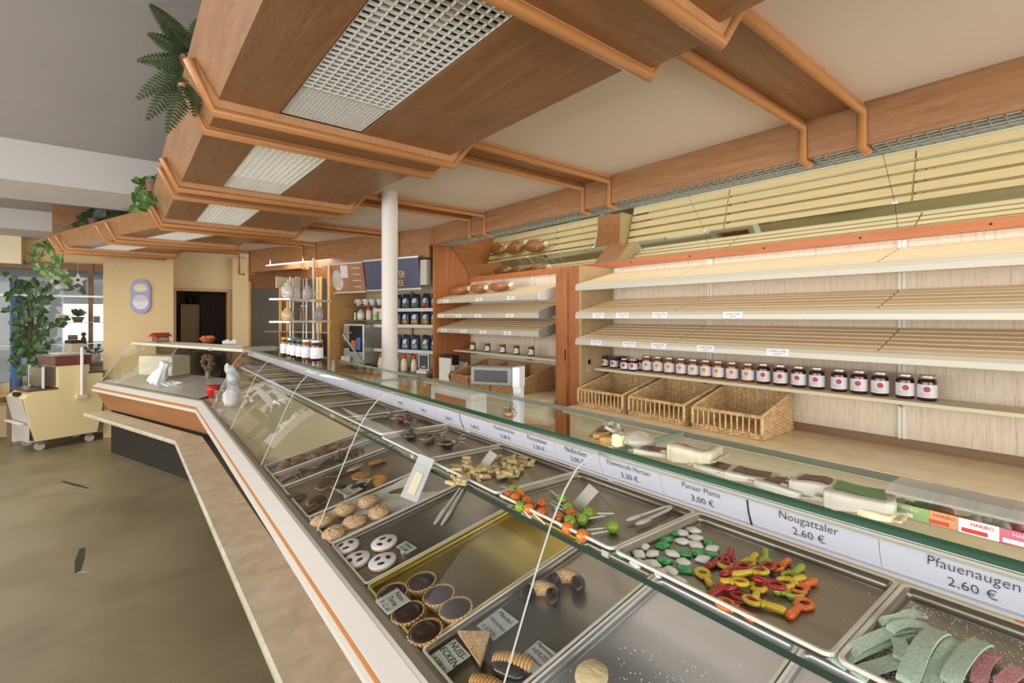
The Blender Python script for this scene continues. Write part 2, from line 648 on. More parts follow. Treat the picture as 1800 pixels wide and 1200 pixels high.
for i, y in enumerate(RIBY):
    rb = thing('ceiling_rib', 'pair of orange round mouldings crossing the canopy, ' + NAMEY[i], 'ceiling rib', group='canopy ribs')
    h = 0.045
    xl, xr = 0.268, 1.288
    hoop = [(.193, ZB + .115), (xl, ZB - h), (xr, ZB - h), (1.388, ZC - .03), (1.388, ZC + .002), (1.36, ZC + .002), (1.27, ZB + .002), (.284, ZB + .002), (.215, ZB + .145)]
    # near and far boards, with the plank between
    for yy, mm, nm in ((y, WD_L, 'near_board'), (y + RW - .02, WD_L, 'far_board')):
        b = MB(); b.prism(hoop, yy, yy + .02)
        bent(b, wing); b.build(nm, mm, rb)
    b = MB(); b.prism([(.205, ZB + .112), (xl + .010, ZB - h + .014), (xr - .008, ZB - h + .014), (1.385, ZC - .018), (1.385, ZC), (1.27, ZB + .001), (.285, ZB + .001), (.216, ZB + .14)], y + .02, y + RW - .02)
    bent(b, wing); b.build('plank', WD_X, rb)
    xlc = 2.48 - 0.355 * max(0, y + RW / 2 - 4.45)
    for k, yy in enumerate((y + .006, y + RW - .006)):
        z0 = ZB - h - .002
        xlin = 2.48 - 0.355 * max(0, yy - 4.45)
        w = lambda p: wing(p)
        b = MB()
        b.tube([w((0.188, yy, ZB + .118)), w((xl - .004, yy, z0)), w((xr + .002, yy, z0)), w((1.392, yy, ZC - .036))], 0.0185, 12)
        b.build('moulding', WD_M, rb)
        b = MB()
        zl = 2.325 if yy < 4.4 else 2.205
        b.tube([w((1.37, yy, ZC - .034)), (xlin - .006, yy, ZC - .034), (xlin - .006, yy, zl), (xlin + .065, yy, zl)], 0.0185, 12)
        b.build('ceiling_moulding', WD_M, rb)
        b = MB()
        b.box(0, 1, -.006, .006, -.036, 0.0, M=T(0, yy, ZC))
        xa, xb = w((1.36, yy, 0))[0], xlin
        b.v = [(xa + p[0] * (xb - xa), p[1], p[2]) for p in b.v]
        b.build('ceiling_board', WD_L, rb)
    b = MB()
    xa = wing((1.36, y + RW / 2, 0))[0]
    b.box(xa, xlc - .002, y + .012, y + RW - .012, ZC - .012, ZC + .001); b.build('ceiling_plank', WD_X, rb)

# louvre lamps, one in each bay
for i in range(6):
    y0, y1 = RIBY[i] + RW + .002, RIBY[i + 1] - .002
    where = ['over the green belts', 'closest bay with the dark cells', 'bay between fern and ivy', 'bay behind the ivy', 'small bay before the turn', 'last small bay near the clock'][i]
    lm = thing('louvre_lamp', 'white egg-crate louvre lamp set into the canopy, ' + where, 'ceiling lamp', group='louvre lamps in the canopy')
    x0, x1 = 0.488, 0.818
    b = MB()
    zt = ZB + .10
    b.box(x0, x1, y0, y1, zt, zt + .005)
    b.box(x0, x0 + .004, y0, y1, ZB + .004, zt); b.box(x1 - .004, x1, y0, y1, ZB + .004, zt)
    b.box(x0, x1, y0, y0 + .004, ZB + .004, zt); b.box(x0, x1, y1 - .004, y1, ZB + .004, zt)
    bent(b, wing); b.build('housing', mat('lamp_housing_shaded', '#4b463f', 0.6) if i < 2 else M_LGREY, lm)  # near housings get a darker colour for the shade inside their unlit cells
    for xx in (0.575, 0.73):
        b = MB(); b.tube([(xx, y0 + .05, ZB + .065), (xx, y1 - .05, ZB + .065)], .013, 8); bent(b, wing)
        b.build('tube', mat('unlit_tube', '#dcd9d0', 0.3) if i < 2 else M_TUBE, lm)
    b = MB()
    def grid(ya, yb, nx, pitch, zz, hh, th):
        for k in range(nx + 1):
            x = x0 + .004 + (x1 - x0 - .008) * k / nx
            b.box(x - th * .5, x + th * .5, ya, yb, zz, zz + hh)
        n = max(1, int(round((yb - ya) / pitch)))
        for k in range(n + 1):
            yy = ya + (yb - ya) * k / n
            b.box(x0 + .004, x1 - .004, yy - th, yy + th, zz, zz + hh)
    if i in (1, 2):
        grid(y0 + .006, y1 - .30, 11, .030, ZB + .002, .010, .0026)
        grid(y1 - .295, y1 - .006, 22, .015, ZB + .006, .012, .0016)
    else:
        grid(y0 + .006, y1 - .006, 12, .030, ZB + .002, .016, .0016)
    bent(b, wing)
    b.build('louvre', M_LOUV, lm)

# round column carrying the ceiling
b = MB(); b.lathe([(.058, 0), (.058, 2.52)], 28, M=T(1.549, 3.369, 0)); b.lathe([(.066, 0.0), (.066, 1.12), (.058, 1.125)], 28, M=T(1.549, 3.369, 0))
struct(b.build('column', mat('column_paint', '#dcd6cf', 0.55)))

# louvred air slot behind the fascia
b = MB()
for yy in [y * .045 - 1.5 for y in range(132)]:
    b.box(2.507, 2.67, yy, yy + .004, 2.332, 2.348)
for xx in (2.507, 2.55, 2.60, 2.64, 2.668):
    b.box(xx, xx + .003, -1.5, 4.4, 2.332, 2.346)
b.box(2.507, 2.67, -1.5, 4.4, 2.40, 2.405)
tag(b.build('slot_grille', mat('grille_grey', '#b5b5aa', 0.4, 0.5)), 'narrow grey louvre grille running between fascia and tilted mirrors', 'grille')

# tilted mirrors above the shelves
mm = bpy.data.materials.new('green_mirror'); mm.use_nodes = True
_b = mm.node_tree.nodes['Principled BSDF']
_b.inputs['Base Color'].default_value = (0.74, 0.78, 0.66, 1); _b.inputs['Metallic'].default_value = 1.0; _b.inputs['Roughness'].default_value = 0.03
PM = [(2.90, 2.02), (2.852, 2.136), (2.667, 2.328)]
JY = [-1.5, 0.66, 1.62, 2.54, 3.32, 4.33]
mi = thing('tilted_mirror', 'greenish two-fold tilted mirror band above the bread shelves', 'mirror')
for k, nm in ((0, 'lower_pane'), (1, 'upper_pane')):
    (xa, za), (xb, zb) = PM[k], PM[k + 1]
    for ya, yb in zip(JY[:-1], JY[1:]):
        b = MB(); b.prism([(xa, za), (xb, zb), (xb + .004, zb + .003), (xa + .004, za + .003)], ya + .001, yb - .001)
        b.build(nm, mm, mi)
for yy in JY[1:-1]:
    b = MB(); b.tube([(PM[1][0] - .004, yy - .01, PM[1][1]), (PM[1][0] - .012, yy, PM[1][1]), (PM[1][0] - .004, yy + .01, PM[1][1])], .006, 6)
    b.build('clip', M_CHROME, mi)
b = MB(); b.prism([(2.895, 1.972), (2.92, 1.972), (2.92, 2.02), (2.895, 2.02)], -1.5, 4.34)
for k in range(11):
    b.tube([(2.896, 4.1 - k * .47, 1.997), (2.8935, 4.1 - k * .47, 1.997)], .006, 8, 1)
b.build('wooden_strip', [WD_O, M_DARK], mi)

# ================================================================== shelf wall
# cupboard pillar between the two bays, cheeks of the niche
pl = thing('pillar_cupboard', 'narrow cherry wood cupboard pillar between the two bread shelf bays', 'cupboard')
b = MB(); b.box(2.57, 2.90, 2.425, 2.655, 0, 1.968); b.build('body', WD_Z, pl, bevel=.002)
b = MB(); b.box(2.553, 2.57, 2.535, 2.652, 0.1, 1.955); o = b.build('door', WD_Z, pl, bevel=.002)
q = MB(); q.box(2.549, 2.553, 2.545, 2.553, 1.28, 1.36); q.build('lock_plate', M_DARK, o)
b = MB(); b.box(2.57, 2.92, 2.405, 2.425, 0.98, 1.968)
struct(b.build('trim_5', mat('cheek_laminate', '#b39a74', 0.6, noise=.1, nscale=12)))
b = MB(); b.box(2.475, 2.92, 4.34, 4.365, 0, 2.5); struct(b.build('trim_6', WD_Z))
b = MB(); b.box(2.475, 2.92, -1.0, -.96, 0, 2.0); struct(b.build('light_block_panel', WD_Z))  # unseen end panel, added to keep rear light out of the shelf gaps
sw = thing('light_switch', 'small dark light switch on the niche cheek beside the jam shelf', 'switch')
pp = P(1034, 640, Y=2.405)
b = MB(); b.box(pp.x - .018, pp.x + .018, 2.397, 2.405, pp.z - .06, pp.z + .045); b.build('plate', mat('switch_plate', '#b9ab90', 0.4), sw, bevel=.002)
b = MB(); b.box(pp.x - .014, pp.x + .014, 2.394, 2.398, pp.z - .0, pp.z + .035); b.build('rocker', M_BLACK, sw)
for yy, z0, nm in ((0.645, 0.99, 'beside the last raspberry jars'), (1.62, 0.99, 'above the middle wicker basket'), (2.36, 1.0, 'beside the niche cheek'), (3.32, 1.0, 'in the middle of the far bay'), (4.25, 1.0, 'beside the far wooden panel')):
    b = MB()
    for dy in (-.014, .004):
        b.box(2.905, 2.92, yy + dy, yy + dy + .011, z0, 1.965)
    b.box(2.912, 2.92, yy - .016, yy + .016, z0, 1.965)
    tag(b.build('shelf_upright', mat('upright_white', '#e9e6dc', 0.4)), 'white slotted steel upright on the shelf wall, ' + nm, 'shelf upright', 'shelf uprights')

M_LIP = mat('shelf_lip', '#c6c1b0', 0.35, 0.15)
M_BRK = mat('shelf_bracket', '#9a958a', 0.4, 0.5)


def bread_shelf(zf, y0, y1, breaks, label, cards, nsl=6, endplate=False, group=None, cardtext=None):
    """sloping slatted shelf: front lip low, back high"""
    t = thing('bread_shelf', label, 'shelf', T(0, 0, 0), group)
    xf, xb, rise = 2.50, 2.885, 0.095
    ys = [y0] + breaks + [y1]
    for a, c in zip(ys[:-1], ys[1:]):
        b = MB()
        for k in range(nsl):
            f0, f1 = (k + .08) / nsl, (k + .84) / nsl
            xa, xc = xf + .022 + (xb - xf - .022) * f0, xf + .022 + (xb - xf - .022) * f1
            za, zc = zf + .04 + rise * f0, zf + .04 + rise * f1
            b.prism([(xa, za), (xc, zc), (xc, zc + .011), (xa, za + .011)], min(a, c) + .004, max(a, c) - .004)
        b.build('slat_panel', WD_S, t, bevel=.0015)
    b = MB()
    prof = [(xf - .004, zf), (xf + .012, zf - .002), (xf + .026, zf + .03), (xf + .026, zf + .046), (xf + .016, zf + .048), (xf - .002, zf + .022)]
    prof = [(xf, zf), (xf + .03, zf), (xf + .03, zf + .05), (xf + .018, zf + .05), (xf + .006, zf + .042), (xf + .001, zf + .026)]
    b.prism(prof, y1, y0, 0)
    o = b.build('front_lip', M_LIP, t, bevel=.002)
    for yc, w, h in cards:
        q = MB()
        q.box(-.0008, .0008, -w / 2, w / 2, -h / 2, h / 2)
        Mt = frame((-.0012, 0, .0), (0, -1, 0), (0, 0, 1), (-1, 0, 0))
        if cardtext:
            q.text(cardtext[0], .0125, 1, M=T(0, 0, h * .2) @ Mt)
            q.text(cardtext[1], .0125, 1, M=T(0, 0, -h * .22) @ Mt)
        q.build('price_card', [M_PAPER, mat('faded_ink', '#77757c', .7)], t, T(xf - .001, yc, zf + .022) @ RY(6))
    for yy in ys:
        b = MB()
        yb = min(max(yy, y1 + .006), y0 - .006)
        b.prism([(2.52, zf + .03), (2.9, zf + .12), (2.9, zf + .07), (2.6, zf + .022)], yb - .002, yb + .002)
        b.build('bracket', M_BRK, t)
    if endplate:
        b = MB()
        b.prism([(xf - .01, zf - .004), (xf + .05, zf - .006), (xb, zf + .085), (xb + .02, zf + .15), (xb - .02, zf + .155), (xf + .02, zf + .07), (xf - .012, zf + .05)], y1 - .012, y1 - .002)
        b.build('end_plate', mat('end_plate_grey', '#8f8c82', .5) if endplate == 1 else M_WHITE, t, bevel=.003)
    return t


def card(u, v, w, h=.034):
    return (P(u, v, X=2.5).y, w, h)


RB = [1.62, 0.645]
bread_shelf(1.785, 2.40, -0.9, RB, 'top slatted bread shelf of the near bay, without price cards', [], nsl=6)
bread_shelf(1.588, 2.40, -0.9, RB, 'middle slatted bread shelf of the near bay with four white price cards',
            [card(1052, 551, .10), card(1094, 551, .10), card(1160, 551, .105), card(1288, 551, .105)], cardtext=('Landbrot 750g', '3,15 €'))
bread_shelf(1.405, 2.40, -0.9, RB, 'lowest slatted bread shelf of the near bay with five white price cards',
            [card(1048, 603, .095), card(1106, 606, .10), card(1158, 608, .105), card(1240, 612, .10), card(1367, 620, .105)], cardtext=('Landbrot 750g', '3,15 €'))
LB = [3.32]
for zf, nm, us, ep in ((1.735, 'top slatted shelf of the far bay, holding bagged bread', (784, 842, 898), 2), (1.59, 'middle slatted shelf of the far bay with four price cards', (776, 806, 840, 896), 1), (1.445, 'lowest slatted shelf of the far bay above the small jars', (780, 815, 849, 892), 1)):
    bread_shelf(zf, 4.33, 2.78, LB, nm, [card(u, 555, .10, .03) for u in us], nsl=6, endplate=ep, cardtext=('Landbrot', '3,15 €'))

# flat shelves for jars
for nm, y0, y1, x0, zt, dn in (('jar_shelf', 2.40, -0.9, 2.70, 1.2285, 'long flat cream shelf carrying the jam jars above the baskets'), ('jar_shelf', 4.33, 2.70, 2.70, 1.262, 'short flat cream shelf carrying five small jars in the far bay')):
    t = thing(nm, dn, 'shelf', T(0, 0, 0))
    b = MB(); b.box(x0, 2.905, y1, y0, zt - .018, zt); b.build('board', mat('jar_shelf_board', '#dfd5b6', .5), t, bevel=.002)
    for yy in ((0.645, 1.62, 2.36) if y0 < 3 else (3.32, 4.2)):
        b = MB(); b.prism([(x0 + .06, zt - .018), (2.9, zt - .018), (2.9, zt - .06)], yy - .002, yy + .002); b.build('bracket', M_BRK, t)

# stone worktops and their cupboards
wt = thing('worktop', 'long beige stone worktop under the bread shelves with wicker baskets', 'worktop')
b = MB(); b.box(2.375, 2.915, -1.4, 2.40, .94, .98); b.build('slab', M_TOP, wt, bevel=.004)
b = MB(); b.box(2.895, 2.917, -1.4, 2.40, .98, 1.02); b.build('upstand', mat('brown_upstand', '#84674c', .5), wt)
b = MB(); b.box(2.45, 2.91, -1.4, 2.40, 0.08, .94); b.build('cupboard', M_CREAM, wt)
wt = thing('worktop', 'shorter beige worktop of the far bay carrying three dark baskets', 'worktop')
b = MB(); b.box(2.36, 2.915, 2.67, 4.33, .94, .98); b.build('slab', M_TOP, wt, bevel=.004)
b = MB(); b.box(2.44, 2.91, 2.67, 4.33, 0.08, .94); b.build('cupboard', M_CREAM, wt)

# ================================================================== display counter
Y0 = -1.3          # near end, behind the camera's edge of frame
S_YS = [Y0, PIV[1]]
ZTOP, ZMID = 1.31, 1.14
XG = [(.500, .845), (.560, .985), (.616, 1.115), (.655, 1.195), (.690, 1.250), (.725, 1.287), (.760, 1.305), (.795, 1.310)]   # front glass profile
M_RAILW = mat('rail_white', '#cdc8c1', 0.35)
M_RAILG = mat('rail_grey_aluminium', '#9b968a', 0.4, 0.6)
M_DECK = mat('display_deck', '#cfc19c', 0.35)
M_STRIPW = mat('white_strip', '#d3cfc6', 0.35)
M_PANELO = wood('counter_front_wood', '#b07a48', '#935f35', (14, 1, 14), rough=.45)
M_CORK = mat('orange_stripe', '#b3743a', .5)


def counter_shell(t, M, y0, y1, k0, k1, ztop=ZTOP, wing_unit=False):
    def part(nm, m, *profs, bevel=0.0, par=None):
        b = MB()
        for pr in profs:
            b.prism(pr, y0, y1, 0, None, k0, k1)
        return b.build(nm, m, par or t, bevel=bevel)
    part('rail', M_RAILW, [(.425, .800), (.472, .838), (.472, .80), (.445, .775)], bevel=.002)
    part('glass_channel', M_RAILG, [(.472, .838), (.478, .846), (.496, .850), (.508, .846), (.520, .835), (.520, .80), (.472, .80)])
    part('wood_stripe', M_CORK, [(.428, .772), (.428, .800), (.46, .800), (.46, .772)])
    part('lower_strip', M_STRIPW, [(.428, .772), (.418, .765), (.416, .752), (.424, .742), (.46, .742), (.46, .772)])
    part('front_panel', M_PANELO, [(.455, .742), (.56, .52), (.60, .52), (.60, .742)])
    part('kick_panel', M_DARK, [(.60, .0), (.60, .52), (.64, .52), (.64, 0)])  # the shade below the ledge is put into its dark colour
    part('deck', M_DECK, [(.51, .80), (.51, .818), (1.06, .925), (1.06, .80)])
    part('rear_panel', M_CREAM, [(1.06, .10), (1.06, .925), (1.10, .925), (1.10, .10)])


dc = thing('display_counter', 'long glass pastry counter with curved front panes and price strip', 'display counter', CT)
counter_shell(dc, CT, Y0, PIV[1], 0, KB)
# curved front panes
PY = [-1.29, -0.30, 0.702, 1.756, 2.72, 3.72, 4.72]
for a, c in zip(PY[:-1], PY[1:]):
    b = MB()
    n = len(XG)
    th = .0035
    vs = []
    for yy in (a + .0008, c - .0008):
        for j, (x, z) in enumerate(XG):
            x2, z2 = XG[min(j + 1, n - 1)]; x1, z1 = XG[max(j - 1, 0)]
            tx, tz = x2 - x1, z2 - z1
            L = math.hypot(tx, tz)
            nx, nz = tz / L, -tx / L
            vs += [(x, yy, z), (x + nx * th, yy, z + nz * th)]
    fs_o, fs_e = [], []
    for j in range(n - 1):
        o0, o1 = j * 2, (j + 1) * 2
        q = 2 * n
        fs_o += [(o0, q + o0, q + o1, o1), (o0 + 1, o1 + 1, q + o1 + 1, q + o0 + 1)]
        fs_e += [(o0, o1, o1 + 1, o0 + 1), (q + o0, q + o0 + 1, q + o1 + 1, q + o1)]
    b.add(vs, fs_o, 0, True)
    b.add(vs, fs_e + [(0, 1, 2 * n + 1, 2 * n), (2 * n - 2, 4 * n - 2, 4 * n - 1, 2 * n - 1)], 1)
    b.build('front_pane', [M_GLASSF, M_EDGE], dc)


def glass_plate(t, nm, x0, x1, y0, y1, z0, z1, edge, k0=0, k1=0):
    b = MB()
    xs = [(x0, z0), (x1, z0), (x1, z1), (x0, z1)]
    vs = [(x, y0 + k0 * (x - .425), z) for x, z in xs] + [(x, y1 + k1 * (x - .425), z) for x, z in xs]
    b.add(vs, [(0, 1, 5, 4), (2, 3, 7, 6)], 0)
    b.add(vs, [(0, 4, 7, 3)], 1)
    b.add(vs, [(1, 2, 6, 5), (0, 3, 2, 1), (4, 5, 6, 7)], 2)
    return b.build(nm, [M_GLASS, edge, mat('pale_back_edge', '#8f9c8c', .2)], t)


glass_plate(dc, 'top_plate', .795, 1.05, Y0, 0.66, ZTOP, ZTOP + .0135, M_EDGEG)
glass_plate(dc, 'top_plate', .795, 1.05, 0.664, 2.05, ZTOP, ZTOP + .0135, M_EDGEG)
glass_plate(dc, 'top_plate', .795, 1.05, 2.054, 5.1, ZTOP, ZTOP + .0135, M_EDGEG, 0, KB)
glass_plate(dc, 'middle_shelf', .712, 1.04, Y0, 1.9, ZMID - .012, ZMID, mat('grey_green_edge', '#24382e', .15))
glass_plate(dc, 'middle_shelf', .712, 1.04, 1.903, 4.95, ZMID - .012, ZMID, mat('grey_green_edge', '#24382e', .15))
b = MB(); b.prism([(.790, ZTOP - .008), (.812, ZTOP - .008), (.812, ZTOP - .001), (.790, ZTOP - .001)], Y0, 5.1); b.build('top_rail', M_ALU, dc)
for yy in (-0.3, 0.90, 2.1, 3.3, 4.5):
    b = MB(); b.box(1.035, 1.055, yy - .012, yy + .012, .90, ZTOP); b.box(.74, 1.04, yy - .004, yy + .004, ZMID - .03, ZMID - .0125)
    b.build('shelf_post', M_TRAYW, dc)

# price strip below the top plate, one card after another
SX0, SZ0, SX1, SZ1 = .800, ZTOP - .005, .817, ZTOP - .057
sv = Vector((SX1 - SX0, 0, SZ1 - SZ0)).normalized()
strip = MB()
strip.prism([(SX0 + .001, SZ0 + .003), (SX0 + .006, SZ0 + .003), (SX1 + .006, SZ1 - .004), (SX1 - .002, SZ1 - .006), (SX1 - .002, SZ1 - .002), (SX1 + .001, SZ1)], Y0, 5.0)
st = strip.build('price_strip', mat('strip_back', '#a9a8b2', .5), dc)
seams = [-0.13, 0.03, 0.215, 0.395, 0.565, 0.722, 0.865, 0.995, 1.145, 1.30, 1.46, 1.65, 1.84, 2.03, 2.22, 2.41, 2.6, 2.79, 2.98, 3.17, 3.36, 3.55, 3.74, 3.93, 4.12, 4.31, 4.5, 4.69]
seams = [q - .012 for q in seams]
names = {0: ('Pfauenaugen', '2,60 €'), 1: ('Pfauenaugen', '2,60 €'), 2: ('Nougattaler', '2,60 €'), 3: ('Pariser Platte', '3,00 €'), 4: ('Flammende Herzen', '3,30 €'),
         5: ('Nußecken', '3,00 €'), 6: ('Florentiner', '3,30 €'), 7: ('Mandelhörnchen', '3,30 €'), 8: ('', '2,40 €'), 9: ('', '2,40 €'), 10: ('', '2,40 €'), 11: ('', '2,40 €')}
names[0] = ('', '')
for i in range(len(seams) - 1):
    a, c = seams[i], seams[i + 1]
    yc, w = (a + c) / 2, c - a
    b = MB()
    # slightly bowed card
    def cd(u, v, a=a, w=w):
        bow = math.sin(math.pi * v) * .0035
        return (-.5 * w + .0003 + u * (w - .0006), (.5 - v) * .052, bow)
    b.surf(cd, 1, 8, 0)
    tx = names.get(i)
    if tx and tx[1]:
        it = 0.3
        k = 1.15 if len(tx[0]) < 13 else 0.95
        if tx[0]:
            b.text(tx[0], .0245 * k * .72, 1, M=T(0, .0128, .0042) @ S(.84, 1.0, 1), shear=0.1, thin=-.00035)
        b.text(tx[1], .0265 * .78, 1, M=T(0, -.0100, .0042) @ S(.85, .92, 1), thin=-.00035)
    Mx = frame((SX0 * .5 + SX1 * .5, yc, (SZ0 + SZ1) / 2), (0, -1, 0), -sv, Vector((0, -1, 0)).cross(-sv))
    o = b.build('price_card', [mat('price_card_paper', '#c6c5d4', .5), M_INK], st, Mx)
for yy in (0.383, 1.288):
    b = MB(); b.tube([(SX0 - .001, yy, SZ0), (SX0 + .0045, yy, (SZ0 + SZ1) / 2), (SX1 - .002, yy, SZ1)], .0014, 6)
    b.build('card_clip', M_BLACK, st)

# far wing of the counter
fw = thing('display_counter', 'far shorter wing of the glass counter with white top board', 'display counter', C2)
L2 = 2.40
Z2 = 1.265
counter_shell(fw, C2, 0, L2, -KB, 0)
b = MB(); b.prism([(.80, Z2), (1.12, Z2), (1.12, Z2 + .03), (.80, Z2 + .03)], 0, L2, 0, None, -KB, 0); b.build('top_board', mat('top_board', '#d9d5c8', .4), fw, bevel=.004)
for a, c, in ((0.02, 1.18), (1.184, L2 - .002)):
    b = MB()
    b.prism([(.50, .845), (.78, Z2 + .006), (.786, Z2 + .004), (.506, .845)], a, c, 0)
    b.prism([(.499, .845), (.779, Z2 + .006), (.787, Z2 + .004), (.507, .845)], c, c + .003, 1)
    b.build('front_pane', [M_GLASSF, M_EDGE], fw)
b = MB(); b.prism([(.50, .845), (.80, Z2), (1.10, Z2), (1.10, .845)], L2 - .006, L2, 0); b.build('end_pane', M_GLASS, fw)
b = MB(); b.prism([(.52, .846), (1.05, .93), (1.05, .935), (.52, .851)], 0.15, L2 - .02, 0); b.build('steel_deck', mat('pale_steel', '#cfcbc4', .35, .5), fw)
b = MB(); b.prism([(1.06, .93), (1.08, .93), (1.08, Z2), (1.06, Z2)], 0.0, L2, 0, None, -KB, 0); b.build('rear_glass', glass('smoked_glass', (.55, .52, .47), 0.04), fw)

# marble bag ledge running along both wings
ml = MB()
ed = lambda x, z: None
prof = [(.383, .462), (.372, .470), (.370, .492), (.380, .502), (.585, .502), (.585, .462)]
ml.prism(prof, -1.4, 5.24, 0, None, 0, math.tan(math.radians(9)), xr=.383)
q = MB(); q.prism(prof, 0, 2.28, 0, None, -math.tan(math.radians(9)), 0, xr=.383)
Ml = T(.383, 5.24, 0) @ RZ(18) @ T(-.383, 0, 0)
ml.add([Ml @ Vector(p) for p in q.v], q.f)
tag(ml.build('marble_ledge', M_MARBLE), 'long beige marble ledge along the foot of the glass counter', 'ledge')
for k, yy in enumerate((0.6, 2.4, 4.2)):
    pass

# ================================================================== trays
def rrect(x0, x1, y0, y1, r, n=4):
    pts = []
    for cx, cy, a0 in ((x1 - r, y1 - r, 0), (x0 + r, y1 - r, 90), (x0 + r, y0 + r, 180), (x1 - r, y0 + r, 270)):
        for k in range(n + 1):
            a = math.radians(a0 + 90 * k / n)
            pts.append((cx + r * math.cos(a), cy + r * math.sin(a)))
    return pts


def tray(label, M, w, d, m, rim, h=.018, fl=.004, group=None):
    b = MB()
    loops = [(rrect(fl + .011, d - fl - .011, fl + .010, w - fl - .010, .008), 0.0), (rrect(fl + .0085, d - fl - .0085, fl + .0075, w - fl - .0075, .009), .002), (rrect(fl + .0015, d - fl - .0015, fl + .0015, w - fl - .0015, .010), h), (rrect(.0, d, .0, w, .013), h + .001), (rrect(.0, d, .0, w, .013), h - .004)]
    n = len(loops[0][0])
    vs = [(x, y, z) for lp, z in loops for x, y in lp]
    b.add(vs, [tuple(range(n))], 0)
    for i in range(len(loops) - 1):
        fs = [(i * n + k, i * n + (k + 1) % n, (i + 1) * n + (k + 1) % n, (i + 1) * n + k) for k in range(n)]
        b.add(vs, fs, 0 if i < 2 else 1, i < 2)
    t = b.build('baking_tray', [m, rim], None, M, solid=.0012)
    return tag(t, label, 'tray', group)


M_STEELL = mat('pale_tray', '#b9b6b8', 0.34, 0.75, noise=0.08, nscale=5)  # steel paled with a reflection in its colour; also the white-sided narrow trays
LOW = [(-.29, .065, 'dull empty steel tray at the near end of the slanted row', M_STEEL), (.07, .398, 'lowest empty pale steel tray, second of the slanted row', M_STEELL),
       (.40, .735, 'pale steel tray dusted with sugar around one round biscuit', M_STEELL), (.74, .99, 'dark steel tray with almond crescents and three price cards', M_STEEL),
       (.994, 1.321, 'gold coloured tray with chocolate nut tarts', M_GOLD), (1.325, 1.634, 'dark steel tray with four three-hole biscuits', M_STEEL),
       (1.638, 1.906, 'tray lined with paper under six coconut macaroons', M_STEEL), (1.91, 2.32, 'tray with dark chocolate florentines', M_STEEL),
       (2.325, 2.53, 'narrow white rimmed tray with chocolate sticks', M_STEELL), (2.535, 2.71, 'narrow white rimmed tray with dark nut bark', M_STEELL)]
LT = []
for y0, y1, lb, m in LOW:
    M = CT @ T(.517, y0, .8255) @ RY(-11.01)
    LT.append(M)
    tray(lb, M, y1 - y0 - .003, .545, m, mat('gold_rim', '#d3c58a', .35) if m is M_GOLD else M_TRAYW, h=.02, fl=.004)
UPB = [-.52, -.14, .23, .6, .973, 1.345, 1.705, 2.08, 2.47, 2.87, 3.26, 3.6, 4.0, 4.38, 4.75]
UPN = ['bare steel tray next to the green belts', 'steel tray strewn with sugar under green sour belts', 'steel tray with gummy frogs and pacifiers', 'steel tray with lollipops', 'steel tray full of yellow jelly sticks', 'steel tray with chocolates in cellophane', 'tray behind the wrapped red and brown sweets',
       'first bare tray after the wrapped sweets', 'second bare tray after the wrapped sweets', 'third bare tray after the wrapped sweets', 'fourth bare tray after the wrapped sweets', 'fifth bare tray after the wrapped sweets', 'sixth bare tray after the wrapped sweets', 'last bare tray by the counter corner']
UT = []
for i in range(len(UPB) - 1):
    M = CT @ T(.716, UPB[i], 1.1412)
    UT.append(M)
    tray(UPN[i] + ', on the glass middle shelf', M, UPB[i + 1] - UPB[i] - .004, .29, M_STEEL, M_TRAYW, h=.018 if i < 6 else .026, fl=.004 if i < 6 else .010)


def at(M, u, v, h=0.0, spin=0.0):
    """stand a thing on a tray where the photograph shows it"""
    p = on_plane(M, u, v, h)
    R3 = M.to_3x3().normalized().to_4x4()
    return T(p) @ R3 @ RZ(spin)


def price_tag(label, M, c4, lines, h=.014, group='handwritten price cards'):
    """handwritten card in a clear sleeve; c4 = its four corners as seen"""
    q = [on_plane(M, u, v, h) for u, v in c4]
    X = ((q[1] - q[0]) + (q[2] - q[3])) / 2
    Y = ((q[0] - q[3]) + (q[1] - q[2])) / 2
    w, hh = X.length, Y.length
    X.normalize()
    N = X.cross(Y).normalized()
    Y = N.cross(X)
    c = sum(q, Vector()) / 4
    Mx = frame(c, X, Y, N)
    t = thing('price_card', label, 'price card', Mx, group)
    b = MB(); b.box(-w / 2, w / 2, -hh / 2, hh / 2, -.0006, .0006)
    n = len(lines)
    for i, (tx, red) in enumerate(lines):
        sz = hh / n * .95
        sz = min(sz, w / max(4, len(tx)) * 1.75)
        b.text(tx, sz, 2 if red else 1, M=T(0, hh * (.5 - (i + .55) / n), .0008) @ RZ(-4), shear=.25)
    b.build('card', [M_CARD, M_INK, M_INKR], t)
    b = MB(); b.box(-w / 2 - .003, w / 2 + .003, -hh / 2 - .003, hh / 2 + .003, .0015, .002); b.build('clear_sleeve', M_GLASS, t)
    b = MB(); b.prism([(-.004, -h), (.004, -h), (.001, -.001), (-.001, -.001)], -w * .3, w * .3); b.build('foot', M_CARD, t)
    return t


def c4(pts, ox, oy, sc):
    return [(ox + x / sc, oy + y / sc) for x, y in pts]


